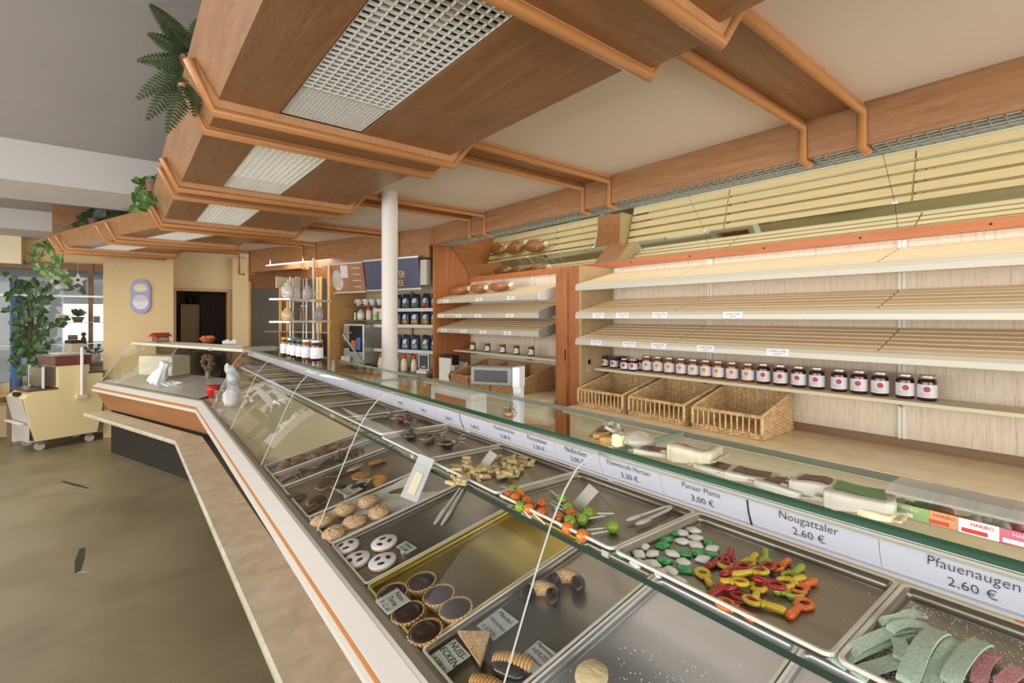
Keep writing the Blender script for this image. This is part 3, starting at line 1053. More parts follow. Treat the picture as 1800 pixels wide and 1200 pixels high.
# ---- tray with crescents
M = LT[3]
price_tag('handwritten card reading NUSS ECKEN £3,00, beside the nut triangle', M, c4([(390, 640), (495, 760), (330, 915), (215, 795)], 700, 960, 4), [('NUSS-', 0), ('ECKEN', 0), ('£ 3,00 St', 0)])
price_tag('handwritten almond crescent card, £3,30, behind the nut triangle', M, c4([(720, 435), (850, 525), (670, 665), (555, 555)], 700, 960, 4), [('Mandel-', 0), ('Hörnchen', 0), ('£ 3,30 St', 0)])
price_tag('handwritten card with red word HERZEN behind the piped heart', M, c4([(975, 655), (1140, 770), (985, 930), (840, 800)], 700, 960, 4), [('Flammende', 0), ('HERZEN', 1), ('mit Nougat gefüllt', 0), ('St', 0)])
price_tag('handwritten card leaning on the gold tray tarts', LT[4], c4([(525, 610), (605, 690), (465, 775), (385, 695)], 550, 860, 3.53), [('Nuss-', 0), ('Torte', 0), ('St £2,60', 0)], h=.036)
price_tag('small price card beside the white three-hole biscuits', LT[5], c4([(570, 315), (640, 360), (590, 400), (520, 358)], 550, 860, 3.53), [('Linzer', 0), ('£1,80', 0)])
price_tag('small bluish price card amid the dark florentines', LT[7], c4([(640, 680), (720, 715), (680, 770), (600, 735)], 450, 680, 4), [('Flor.', 0), ('£3,30', 0)], h=.022)
price_tag('small price card at the top of the florentine tray', LT[7], c4([(720, 650), (805, 640), (790, 690), (700, 690)], 450, 680, 4), [('Flor.', 0), ('£3,30', 0)], h=.022)

M_CRUST = mat('shortcrust', '#d3a870', .65, noise=.2, nscale=120, bump=.25, bscale=200)
M_CHOC = mat('dark_chocolate', '#2a1a14', .2, coat=.4, noise=.25, nscale=60)
M_CHOC2 = mat('soft_chocolate', '#3a241a', .35, noise=.3, nscale=90)
M_NUT = mat('chopped_nuts', '#d2ab78', .7, noise=.6, nscale=260, bump=.7, bscale=300)
M_ICING = mat('white_icing', '#e3e4ea', .5, noise=.06, nscale=60)
M_COCO = mat('toasted_coconut', '#dbb48c', .75, noise=.35, nscale=150, bump=.8, bscale=170)
M_JAM = mat('dark_jam', '#57211a', .2)


def lump(seed, amp=.12, f=3):
    r = random.Random(seed)
    ph = [(r.uniform(0, 6.28), r.uniform(0, 6.28), r.uniform(1, f), r.uniform(1, f)) for _ in range(5)]
    def fn(d):
        a = math.atan2(d.y, d.x)
        return 1 + amp * sum(math.sin(round(k1) * a + p1) * math.cos(round(k2) * d.z * 2 + p2) for p1, p2, k1, k2 in ph) / 2.2
    return fn


# almond crescents
for i, (u, v, sp) in enumerate(((992, 1028, -62), (947, 1050, -62))):
    t = thing('almond_crescent', ('almond crescent with chocolate dipped ends, one lying deeper in the tray', 'almond crescent with chocolate dipped ends, one touching the glass seam')[i], 'pastry', at(M, u, v, .018, sp) @ S(1.18), 'almond crescents')
    pts, rs = [], []
    for k in range(13):
        a = math.radians(-25 + 230 * k / 12)
        pts.append((.030 * math.cos(a), .030 * math.sin(a), 0))
        rs.append(.0155 * (1 - .25 * abs(k / 6 - 1) ** 2) * (1 + .06 * math.sin(k * 2.1)))
    b = MB(); b.tube(pts[1:-1], rs[1:-1], 10); b.build('body', M_NUT, t)
    for e in (pts[:4], pts[-4:]):
        b = MB()
        ee = e if e is pts[:4] else e
        rr = [.008, .0155, .0168, .0165] if e[0] == pts[0] else [.0165, .0168, .0155, .008]
        b.tube(ee, rr, 10); b.build('chocolate_end', M_CHOC, t)
# nut triangle
q = [on_plane(M, u, v, .026) for u, v in ((804, 1109), (861, 1110), (844, 1168))]
c = sum(q, Vector()) / 3
Mt = T(c) @ M.to_3x3().normalized().to_4x4()
Mi = Mt.inverted()
loc = [Mi @ p for p in q]
t = thing('nut_triangle', 'thick nut triangle with chocolate sides beside its price card', 'pastry', Mt)
b = MB(); b.slab([(p.x, p.y) for p in loc], -.006, .002); b.build('nut_layer', M_NUT, t, bevel=.002)
b = MB(); b.slab([(p.x * 1.02, p.y * 1.02) for p in loc], -.026, -.006); b.build('chocolate_base', M_CHOC, t, bevel=.002)
# piped hearts
for i, (u, v, sp) in enumerate(((900, 1166, 20), (858, 1210, 10))):
    t = thing('piped_heart_biscuit', ('ridged piped biscuit half dipped in chocolate, beside the red lettered card', 'ridged piped biscuit mostly out of the frame, under the first one')[i], 'pastry', at(M, u, v, .012, sp), 'piped heart biscuits')
    b = MB()
    for k in range(12):
        f = k / 11
        y = -.042 + .084 * f
        r = .011 + .006 * math.sin(math.pi * f)
        w = .026 * (0.55 + .45 * math.sin(math.pi * (f * .85 + .1)))
        b.ball((.004, y, .0), (w * .9, .0052, r), 10, 7, M=RZ(8))
    b.build('piped_dough', mat('piped_dough', '#cfa565', .6, noise=.25, nscale=150), t)
    b = MB(); b.ball((-.016, 0, -.001), (.021, .043, .0135), 16, 9, fn=lump(3, .05)); b.build('chocolate_dip', M_CHOC, t)

# nut tarts on the gold tray
TP = [(740, 1021), (771, 1044), (801, 1068), (717, 1075), (747, 1108), (689, 1041)]
TL = ['nut tart nearest the tray middle, glazed with chocolate', 'nut tart amid the others, glazed with chocolate', 'nut tart touching the steel rim of the next tray', 'nut tart in front of the leaning price card', 'nut tart by the glass channel, low in the tray', 'nut tart half hidden behind the price card']
proto = None
for i, (u, v) in enumerate(TP):
    Mx = at(LT[4], u, v, .029, i * 23) @ T(0, 0, -.028)
    lb = TL[i].replace('nearest', 'closest to')
    lb = lb.replace('closest to the tray middle', 'at the tray middle')
    if proto is None:
        t = proto = thing('chocolate_tart', lb, 'tart', Mx, 'chocolate nut tarts')
        b = MB(); b.lathe([(.027, 0), (.031, .0), (.040, .025), (.0412, .0285), (.039, .028), (.038, .024)], 88, wob=lambda a, j: 1 + (.05 * math.cos(22 * a) if j in (2, 3) else (.02 * math.cos(22 * a) if j == 1 else 0))); b.build('crust', M_CRUST, t)
        b = MB(); b.lathe([(.0392, .023), (.0388, .0278), (.030, .0305), (.015, .0322), (.0005, .0326)], 30); b.build('chocolate_glaze', M_CHOC, t)
    else:
        dup(proto, Mx, lb)
# three-hole biscuits
for i, (u, v, lb) in enumerate(((608, 959, 'first of four white three-hole biscuits, by the macaroons'), (626, 982, 'white three-hole biscuit by the glass channel'), (675, 952, 'white three-hole biscuit beside its small price card'), (672, 985, 'white three-hole biscuit overlapping the gold tray rim'))):
    Mx = at(LT[5], u, v, .013, 40 + 35 * i) @ T(0, 0, -.012) @ S(1.1)
    if i == 0:
        t = pr = thing('three_hole_biscuit', lb, 'biscuit', Mx, 'three-hole biscuits')
        b = MB(); b.lathe([(.034, 0), (.038, .003), (.038, .006), (.036, .0075)], 40, wob=lambda a, j: 1 + .015 * math.cos(24 * a)); b.build('base_biscuit', M_CRUST, t)
        b = MB(); b.lathe([(.036, .0075), (.0385, .009), (.0382, .012), (.036, .0134), (.0005, .0136)], 40, wob=lambda a, j: 1 + (.012 * math.cos(24 * a) if j < 3 else 0)); b.build('iced_top', M_ICING, t)
        for k in range(3):
            a = math.radians(90 + 120 * k)
            b = MB(); b.lathe([(.0092, .0125), (.0092, .01385), (.0005, .0139)], 16, M=T(.017 * math.cos(a), .017 * math.sin(a), 0) @ RZ(90 + 120 * k) @ S(.75, 1.15, 1)); b.build('jam_hole', M_JAM, t)
    else:
        dup(pr, Mx, lb)
# macaroons
b = MB(); b.surf(lambda u, v: (.03 + .40 * u, .008 + .25 * v, .003 + .012 * (2 * v - 1) ** 8 + .004 * math.sin(9 * u + 5 * v)), 16, 16)
tag(b.build('lining_paper', mat('lining_paper', '#c9c3b8', .7), None, LT[6]), 'crinkled white paper lining the tray of macaroons', 'paper')
for i, (u, v, lb) in enumerate(((566, 915, 'golden coconut macaroon by the glass channel, behind the seam'), (586, 937, 'lowest golden coconut macaroon, beside the three-hole biscuits'), (606, 895, 'golden coconut macaroon at the centre of its group'), (622, 917, 'golden coconut macaroon between the lowest and the last ones'), (647, 881, 'golden coconut macaroon deepest in the tray'), (666, 900, 'golden coconut macaroon beside the price sleeve'))):
    Mx = at(LT[6], u, v, .022, 50 * i)
    b = MB(); b.ball((0, 0, 0), (.041, .038, .021), 30, 18, fn=lump(20 + i, .07, 6)); tag(b.build('coconut_macaroon', M_COCO, None, Mx), lb, 'macaroon', 'coconut macaroons')
# florentines
FP = [(520, 872, 0), (557, 880, 0), (570, 850, 0), (590, 833, 0), (625, 822, 1), (635, 835, 2), (662, 811, 2), (667, 842, 2), (600, 855, 0), (540, 895, 0), (632, 858, 0)]
FL = ['by the white tray rim', 'in front of the glass seam', 'under the glass seam', 'behind the glass seam', 'shown pale side up', 'leaning on the pale one', 'furthest in the tray corner', 'beside the second price card', 'below the bluish price card', 'lowest by the channel', 'between the two cards']
for i, (u, v, k) in enumerate(FP):
    Mx = at(LT[7], u, v, .012 + .004 * (i % 3), 37 * i) @ RX(10 * math.sin(i * 2.1)) @ RY(12 * math.cos(i * 1.7))
    lb = ('dark chocolate florentine ' if k == 0 else ('pale florentine ' if k == 1 else 'nutty caramel florentine ')) + FL[i].replace('furthest in', 'deep in')
    t = thing('florentine', lb, 'biscuit', Mx, 'florentines')
    b = MB(); b.ball((0, 0, 0), (.044, .038, .0042), 22, 6, fn=lump(60 + i, .12, 5)); b.build('caramel_base', mat('caramel_nut', '#b97f3d', .45, noise=.5, nscale=160, bump=.5, bscale=160), t)
    if k < 2:
        b = MB(); b.ball((0, 0, .0028), (.0415, .0355, .0042), 22, 6, fn=lump(60 + i, .12, 5)); b.build('chocolate_side', M_CHOC if k == 0 else mat('milk_glaze', '#9b8474', .4), t)
# sticks and bark in the narrow trays
for j, (Mq, n0) in enumerate(((LT[8], 18), (LT[9], 18))):
    for i in range(n0):
        f = (i + .5) / n0
        x = .05 + .36 * f
        Mx = Mq @ T(x, (.10 if j == 0 else .085) + R.uniform(-.045, .045), .012 + .006 * (i % 3)) @ RZ(R.uniform(0, 180)) @ RY(R.uniform(-12, 12))
        b = MB()
        if j == 0:
            b.tube([(-.045, 0, 0), (-.02, .002, .001), (.02, -.002, .001), (.045, 0, 0)], .007, 7)
            tag(b.build('chocolate_stick', M_CHOC2, None, Mx), 'dark chocolate stick in the narrow tray behind the florentines', 'sweet', 'chocolate sticks')
        else:
            b.ball((0, 0, 0), (.03, .022, .008), 12, 6, fn=lump(i, .2, 5))
            tag(b.build('nut_bark_piece', mat('nut_bark', '#7d5a3e', .6, noise=.6, nscale=120, bump=.6, bscale=140), None, Mx), 'rough brown nut bark piece in the farther narrow tray', 'sweet', 'nut bark pieces')
# round biscuit and sugar on the pale tray
t = at(LT[2], 1040, 1186, .014, 20)
b = MB(); b.ball((0, 0, 0), (.036, .034, .015), 24, 12, fn=lump(5, .05, 4)); tag(b.build('round_biscuit', mat('pale_biscuit', '#d3bf92', .8, noise=.15, nscale=120, bump=.4, bscale=120), None, t), 'single round pale biscuit on the sugar dusted tray', 'biscuit')
M_SUGAR = mat('sugar', '#f4f2ee', .4)


def sugar(name, label, M, n, gen, s=.0011):
    b = MB()
    for _ in range(n):
        x, y = gen()
        q = s * R.uniform(.5, 1.5)
        b.add([(x, y, .0012 + q), (x + q, y, .001), (x - q * .6, y + q, .001), (x - q * .6, y - q, .001)], [(0, 1, 2), (0, 2, 3), (0, 3, 1), (1, 3, 2)])
    return tag(b.build(name, M_SUGAR, None, M), label, 'sugar', kind='stuff')


sugar('sugar_crumbs', 'white sugar crumbs scattered over the pale steel tray', LT[2], 420, lambda: (R.gauss(.22, .08), min(.31, max(.02, R.gauss(.15, .07)))))
sugar('sugar_grains', 'white sugar grains along the rim beside the green belts', UT[1], 1500, lambda: ((R.uniform(.03, .27), min(.355, .352 - abs(R.gauss(0, .018)))) if R.random() < .6 else (min(.268, max(.02, R.gauss(.18, .06))), min(.35, max(.03, R.gauss(.25, .06))))), .0009)
sugar('sugar_specks', 'stray sugar specks on the tray of gummy sweets', UT[2], 120, lambda: (R.gauss(.2, .04), min(.34, max(.03, R.gauss(.15, .08)))), .0007)

# ---- gummy frogs
M_FOAM = mat('white_foam_sugar', '#e9e6e2', .6)
M_GREEN = mat('green_jelly', '#3f9a55', .15, coat=.4, sss=.3)
M_GREEN2 = mat('bright_green_jelly', '#55b964', .15, coat=.4, sss=.3)
FW = [(600, 345), (670, 325), (470, 315), (410, 350), (360, 390), (690, 380), (605, 405), (320, 435), (695, 430), (805, 455), (290, 495), (390, 490), (525, 490), (285, 560), (390, 565), (605, 550), (740, 530), (440, 630), (515, 610), (565, 680)]
FG = [(540, 290), (520, 340), (470, 390), (455, 435), (180, 490), (790, 410), (610, 490), (710, 480), (800, 500), (475, 540), (610, 600)]
fp = {}
ordn = sorted([(y, x, 0) for x, y in FW] + [(y, x, 1) for x, y in FG])
cnt = [0, 0]
for y, x, g in ordn:
    u, v = 1050 + x / 4, 850 + y / 4
    hh = .0045 if g == 0 else .0040
    Mx = at(UT[2], u, v, hh, R.uniform(0, 360)) @ RX(R.uniform(-8, 8))
    if g == 0:
        lb = 'white foam gummy frog, %s counted from the tray back' % NTH[cnt[0]]
    else:
        lb = 'green gummy frog, %s counted from the tray back' % NTH[cnt[1]]
    cnt[g] += 1
    if g not in fp:
        b = MB()
        fr = lambda d: 1 + .16 * math.cos(4 * math.atan2(d.y, d.x) + .6) * (1 - abs(d.z)) + .06 * math.cos(math.atan2(d.y, d.x))
        t = fp[g] = thing('gummy_frog', lb, 'sweet', Mx, 'white gummy frogs' if g == 0 else 'green gummy frogs')
        b.ball((0, 0, 0), (.0150, .0120, .0056), 20, 10, fn=fr); b.build('body', M_FOAM if g == 0 else M_GREEN, t)
        b = MB(); b.ball((.009, .004, .002 if g else -.001), (.004, .0035, .0035), 8, 6); b.ball((.009, -.004, .002 if g else -.001), (.004, .0035, .0035), 8, 6); b.build('eyes', M_FOAM if g == 0 else M_GREEN2, t)
    else:
        dup(fp[g], Mx, lb)

# ---- gummy pacifiers
JC = {'y': mat('yellow_jelly', '#d9b92c', .12, coat=.5, sss=.35), 'r': mat('red_jelly', '#a81f2a', .12, coat=.5, sss=.3), 'o': mat('orange_jelly', '#e8752c', .12, coat=.5, sss=.35), 'g': mat('lime_jelly', '#a9bf4a', .12, coat=.5, sss=.35)}
JN = {'y': 'yellow', 'r': 'red', 'o': 'orange', 'g': 'lime green'}
PC = [('r', 920, 545, 940, 460), ('y', 1060, 560, 1112, 500), ('g', 1185, 565, 1180, 455), ('o', 1255, 590, 1345, 540), ('r', 880, 540, 775, 585), ('g', 1350, 655, 1440, 580), ('y', 900, 572, 990, 600), ('r', 1025, 580, 880, 640), ('r', 1200, 580, 1095, 630),
      ('y', 1145, 612, 960, 640), ('y', 1320, 695, 1450, 660), ('o', 1410, 735, 1530, 680), ('y', 740, 625, 800, 715), ('r', 1255, 710, 1110, 670), ('g', 1380, 775, 1290, 760), ('y', 1000, 690, 880, 690), ('r', 920, 712, 775, 790), ('y', 1135, 720, 1108, 815), ('r', 985, 785, 1040, 805),
      ('y', 1090, 820, 1310, 890), ('o', 1455, 840, 1350, 930), ('o', 900, 845, 1100, 950)]
cn2 = {}
for i, (c, x0, y0, x1, y1) in enumerate(PC):
    hgt = .006 + .006 * (i in (7, 8, 9, 13, 15, 10, 16)) + .002 * (i % 2)
    a = on_plane(UT[2], 1050 + x0 / 4, 850 + y0 / 4, hgt)
    e = on_plane(UT[2], 1050 + x1 / 4, 850 + y1 / 4, hgt)
    d = e - a
    L = max(.03, min(.062, d.length + .004))
    d.normalize()
    cn2[c] = cn2.get(c, 0) + 1
    lb = '%s gummy pacifier, %s of its colour from the tray back' % (JN[c], NTH[cn2[c] - 1])
    t = thing('gummy_pacifier', lb, 'sweet', frame(a, d, Vector((0, 0, 1)).cross(d), (0, 0, 1)) @ RX(R.uniform(-10, 10)), 'gummy pacifiers')
    b = MB()
    b.tube([(.0125 * math.cos(k * .3927), .0105 * math.sin(k * .3927), 0) for k in range(16)], .0042, 8, closed=True)
    b.build('ring', JC[c], t)
    b = MB(); b.tube([(.010, 0, 0), (.015, 0, 0), (L * .5, 0, .0005), (L * .85, 0, 0), (L * .96, 0, 0), (L, 0, 0)], [.004, .0048, .0056, .0068, .0058, .0025], 10); b.build('teat', JC[c], t)
    b = MB(); b.ball((.016, 0, .001), (.004, .012, .0045), 12, 6); b.build('shield', JC[c], t)

# ---- sour belts
M_BELTG = mat('green_sour_belt', '#bfd4bf', .8, noise=.22, nscale=260, bump=.4, bscale=500)
M_BELTP = mat('pink_sour_belt', '#d8969c', .75, noise=.28, nscale=260, bump=.4, bscale=500)
M_BELTO = mat('orange_sour_belt', '#ee8a2d', .6, noise=.15, nscale=260)


def ribbon(M, pts, wid, h, arch, twist=0.0, th=.0028):
    q = [on_plane(M, u, v, h) for u, v in pts]
    # smooth
    for _ in range(3):
        n = [q[0]]
        for a, c in zip(q[:-1], q[1:]):
            n += [a * .75 + c * .25, a * .25 + c * .75]
        q = n + [q[-1]]
    b = MB()
    N = len(q)
    vs = []
    for i, p in enumerate(q):
        t = (q[min(i + 1, N - 1)] - q[max(i - 1, 0)]).normalized()
        side = Vector((0, 0, 1)).cross(t).normalized()
        f = i / (N - 1)
        up = arch * math.sin(math.pi * f) + .0012 * math.sin(9 * f)
        tw = twist * math.sin(math.pi * f * 1.3)
        s2 = side * math.cos(tw) + Vector((0, 0, 1)) * math.sin(tw)
        n2 = Vector((0, 0, 1)) * math.cos(tw) - side * math.sin(tw)
        c = p + Vector((0, 0, up + abs(math.sin(tw)) * wid / 2))
        for a, e in ((-1, 0), (1, 0), (1, 1), (-1, 1)):
            vs.append(c + s2 * (a * wid / 2) + n2 * (e * th))
    fs = [(0, 1, 2, 3), tuple(4 * (N - 1) + k for k in (3, 2, 1, 0))]
    for i in range(N - 1):
        for k in range(4):
            fs.append((4 * i + k, 4 * i + (k + 1) % 4, 4 * i + 4 + (k + 1) % 4, 4 * i + 4 + k))
    b.add(vs, fs, 0)
    return b


BL = [([(300, 985), (560, 900), (720, 840)], .02, .002, .006, 0, 'g', 'lying lowest along the shelf edge'),
      ([(120, 880), (380, 760), (640, 640), (760, 590)], .018, .005, .006, .1, 'g', 'long one beside the sugared rim'),
      ([(210, 790), (420, 690), (620, 590), (770, 565)], .015, .010, .006, .25, 'g', 'running from rim to the crossing pieces'),
      ([(640, 640), (700, 740), (690, 840)], .018, .010, .004, .1, 'g', 'turning down between the long ones'),
      ([(470, 420), (560, 440), (630, 460)], .014, .003, .004, 0, 'g', 'short end lying deepest in the tray'),
      ([(500, 510), (640, 530), (800, 430), (930, 470)], .014, .014, .006, .5, 'g', 'twisted one crossing at the back'),
      ([(590, 570), (760, 510), (950, 550)], .012, .018, .004, .3, 'g', 'thin curl over the crossing'),
      ([(1060, 590), (930, 700), (830, 860), (740, 1060)], .022, .016, .010, .15, 'g', 'broad bright one in the middle'),
      ([(1230, 690), (1130, 780), (1030, 920), (960, 1070)], .018, .010, .008, -.2, 'g', 'behind the broad bright one'),
      ([(1440, 680), (1300, 800), (1180, 960), (1130, 1060)], .02, .014, .008, .1, 'g', 'last green one beside the pink'),
      ([(1520, 790), (1430, 900), (1390, 1050)], .016, .006, .006, 0, 'p', 'next to the last green one'),
      ([(1780, 930), (1660, 1020), (1600, 1080)], .016, .006, .006, 0, 'p', 'partly cut by the frame edge'),
      ([(1720, 475), (1790, 500), (1850, 520)], .010, .015, .002, 0, 'o', 'lying on the tray rim')]
for pts, wd, h, ar, tw, c, lb in BL:
    b = ribbon(UT[1], [(1450 + x / 5.143, 1000 + y / 5.143) for x, y in pts], wd, h, ar, tw)
    tag(b.build('sour_belt', {'g': M_BELTG, 'p': M_BELTP, 'o': M_BELTO}[c]), {'g': 'pale green', 'p': 'pink', 'o': 'orange'}[c] + ' sugared sour belt, ' + lb, 'sweet', 'sour belts')

# ---- lollipops
def wrap(name, c1, c2, c3):
    m = bpy.data.materials.new(name); m.use_nodes = True
    nt = m.node_tree; b = nt.nodes['Principled BSDF']
    tc = nt.nodes.new('ShaderNodeTexCoord')
    wv = nt.nodes.new('ShaderNodeTexWave'); wv.inputs['Scale'].default_value = 110; wv.inputs['Distortion'].default_value = 6
    nt.links.new(tc.outputs['Object'], wv.inputs['Vector'])
    r = nt.nodes.new('ShaderNodeValToRGB'); r.color_ramp.interpolation = 'CONSTANT'
    e = r.color_ramp.elements
    e[0].position, e[0].color = 0, lin(c1); e[1].position, e[1].color = .45, lin(c2)
    r.color_ramp.elements.new(.8).color = lin(c3)
    nt.links.new(wv.outputs['Fac'], r.inputs[0]); nt.links.new(r.outputs[0], b.inputs['Base Color'])
    b.inputs['Roughness'].default_value = .2
    return m


LW = {'r': wrap('red_wrapper', '#b52a24', '#c93a2a', '#d9b23a'), 'o': wrap('orange_wrapper', '#d9622a', '#c92f22', '#e5b83a'), 'g': wrap('green_wrapper', '#5f9a32', '#2f6f2a', '#c9cf4a')}
LN = {'r': 'red', 'o': 'orange and red', 'g': 'green and yellow'}
M_STICK = mat('lollipop_stick', '#ece8ea', .4)
LP = [('r', 180, 362, 95, 335), ('o', 222, 382, 300, 470), ('g', 210, 322, 120, 300), ('o', 252, 348, 160, 330), ('r', 305, 402, 390, 440), ('g', 258, 440, 330, 520), ('o', 320, 458, 430, 560), ('r', 408, 422, 375, 445), ('r', 410, 487, 560, 590), ('g', 548, 390, 475, 330), ('g', 592, 455, 480, 400), ('r', 612, 490, 420, 395), ('r', 520, 520, 495, 400), ('g', 605, 542, 520, 470), ('g', 735, 487, 915, 490), ('g', 690, 532, 850, 505), ('o', 592, 592, 440, 505), ('o', 695, 645, 875, 612), ('g', 912, 586, 725, 605)]
cl = {}
for c, x0, y0, x1, y1 in LP:
    a = on_plane(UT[3], 850 + x0 / 4, 780 + y0 / 4, .0135)
    e = on_plane(UT[3], 850 + x1 / 4, 780 + y1 / 4, .006)
    d = (e - a).normalized()
    L = min(.085, max(.05, (e - a).length))
    cl[c] = cl.get(c, 0) + 1
    s = Vector((0, 0, 1)).cross(d).normalized()
    t = thing('lollipop', '%s wrapped lollipop on a white stick, %s of its colour along the tray' % (LN[c], NTH[cl[c] - 1]), 'lollipop', frame(a, d, s, d.cross(s)), 'wrapped lollipops')
    b = MB(); b.ball((0, 0, 0), .0132, 16, 12); b.tube([(.011, 0, 0), (.015, 0, 0), (.021, 0, 0)], [.006, .003, .0045], 8); b.build('candy_head', LW[c], t)
    b = MB(); b.tube([(.012, 0, 0), (L, 0, 0)], .0021, 7); b.build('stick', M_STICK, t)

# ---- jelly sticks
M_JEL = mat('pale_yellow_jelly', '#d9c08a', .25, coat=.3, sss=.3, noise=.15, nscale=40)
for i in range(84):
    f = i / 84
    u, v = R.uniform(790, 940), R.uniform(803, 850)
    if v > 812 + (940 - u) * .35 + 5 or v < 800 + max(0, (850 - u)) * .12:
        u, v = R.uniform(815, 915), R.uniform(806, 838)
    layer = .006 + .007 * (i // 30)
    Mx = at(UT[4], u, v, layer, R.uniform(0, 360)) @ RY(R.uniform(-14, 14))
    if i == 0:
        b = MB(); b.box(-.017, .017, -.0062, .0062, -.005, .005)
        js = tag(b.build('jelly_stick', M_JEL, None, Mx, bevel=.003), 'pale yellow sugared jelly stick in the heap on the upper tray', 'sweet', 'yellow jelly sticks')
    else:
        o = js.copy(); COL.objects.link(o); o.matrix_world = Mx

# ---- folded price tents, tongs, sleeve
M_ACR = glass('acrylic', (.93, .93, .93), .05)
for i, (a, b2, c, h, lb) in enumerate((((1005, 885), (1020, 900), (1085, 902), .050, 'folded price tent standing among the lollipops'), ((838, 822), (850, 832), (897, 820), .045, 'folded price tent standing in the yellow jelly sticks'))):
    Mq = UT[3 if i == 0 else 4]
    A, B2, C = [on_plane(Mq, u, v, .002) for u, v in (a, b2, c)]
    D = C + (A - B2)
    r0, r1 = (B2 + C) / 2 + Vector((0, 0, h)), (A + D) / 2 + Vector((0, 0, h))
    t = thing('price_tent', lb, 'price tent', T(B2))
    def sheet(p, q, s, w, nm, m):
        b = MB(); b.add([x - B2 for x in (p, q, s, w)], [(0, 1, 2, 3)]); b.build(nm, m, t, solid=.001)
    sheet(A, B2, r0, r1, 'card_face', mat('tent_card', '#c9c5bb', .6))
    sheet(D, C, r0, r1, 'clear_leg', M_ACR)
for i, (p, q, Mq, lb) in enumerate((((1183, 889), (1112, 917), UT[3], 'clear plastic tongs lying at the back of the lollipop tray'), ((822, 842), (772, 918), LT[5], 'clear plastic tongs hanging over the tray of three-hole biscuits'))):
    a, e = on_plane(Mq, *p, .012), on_plane(Mq, *q, .012)
    d = (e - a); L = d.length; d.normalize()
    s = Vector((0, 0, 1)).cross(d).normalized()
    t = thing('serving_tongs', lb, 'tongs', frame(a, d, s, d.cross(s)))
    for sg in (-1, 1):
        b = MB(); b.tube([(0, 0, 0), (L * .2, sg * .007, 0), (L * .7, sg * .011, 0)], [.004, .0042, .0038], 6); b.build('arm', mat('clear_plastic', '#d5d2d4', .15, trans=.0, coat=.5), t)
        b = MB(); b.ball((L * .85, sg * .013, 0), (L * .2, .008, .004), 12, 6); b.build('scoop', mat('clear_plastic2', '#cfcdd0', .15, coat=.5), t)
q = [P(u, v, X=.715) for u, v in ((738, 797), (764, 808), (733, 883), (704, 872))]
t = thing('plastic_sleeve', 'white plastic sleeve with a printed card hung on the shelf edge', 'sleeve', T(q[0]))
b = MB(); b.add([p - q[0] for p in q], [(0, 1, 2, 3)]); b.build('sleeve', mat('milky_plastic', '#d8d8dc', .25, alpha=.6), t, solid=.003)
b = MB(); qq = [q[0] * (1 - f) * (1 - g) + q[1] * f * (1 - g) + q[2] * f * g + q[3] * (1 - f) * g for f, g in ((.3, .35), (.75, .35), (.75, .85), (.3, .85))]
b.add([p - q[0] + Vector((-.003, 0, 0)) for p in qq], [(0, 1, 2, 3)]); b.build('printed_card', mat('printed_card', '#ddd0b4', .5), t, solid=.001)

# ---- sweets in cellophane
M_CELL = glass('cellophane', (.93, .93, .93), .10, .06)


def cello(label, M, size, cores, seed, group='cellophane sweets'):
    t = thing('cellophane_bag', label, 'wrapped sweets', M, group)
    r = random.Random(seed)
    for k in range(3):
        b = MB(); b.ball((r.uniform(-.4, .4) * size, r.uniform(-.3, .3) * size, size * .3), (size * .4, size * .32, size * .28), 12, 8, fn=lump(seed + k, .15, 4)); b.build('sweet', cores[k % len(cores)], t)
    b = MB()
    def crinkle(d):
        return 1 + .10 * math.sin(9 * d.x + seed) * math.cos(11 * d.y) + .07 * math.sin(17 * d.z + 5 * d.x)
    b.ball((0, 0, size * .42), (size * .95, size * .75, size * .45), 18, 10, fn=crinkle)
    for k in range(5):
        a = k * 1.256
        b.tube([(size * .8, 0, size * .5), (size * 1.2, size * .2 * math.sin(a), size * (.6 + .25 * math.cos(a))), (size * 1.6, size * .4 * math.sin(a), size * (.6 + .4 * math.cos(a)))], [.004, .006, .010], 6)
    b.build('cellophane', M_CELL, t)
    return t


M_PRAL = mat('praline', '#4a3128', .3, noise=.3, nscale=60)
cello('clear cellophane bag of dark pralines by the white tray rim', at(UT[5], 722, 772, .001, 60), .045, [M_PRAL], 1)
cello('clear cellophane bag of pralines at the middle of its tray', at(UT[5], 755, 778, .001, 10), .045, [M_PRAL, mat('milk_praline', '#7a5646', .35)], 2)
cello('clear cellophane bag of pralines with a bright twisted end', at(UT[5], 786, 786, .001, -10), .04, [M_PRAL], 3)
cello('red and brown sweets wrapped in cellophane, first of the pair', at(UT[6], 700, 742, .001, 100), .05, [mat('red_sweet', '#8f2f2a', .3), M_PRAL], 4)
cello('red and brown sweets wrapped in cellophane, second of the pair', at(UT[6], 722, 748, .001, 80), .045, [M_PRAL, mat('red_sweet', '#8f2f2a', .3)], 5)
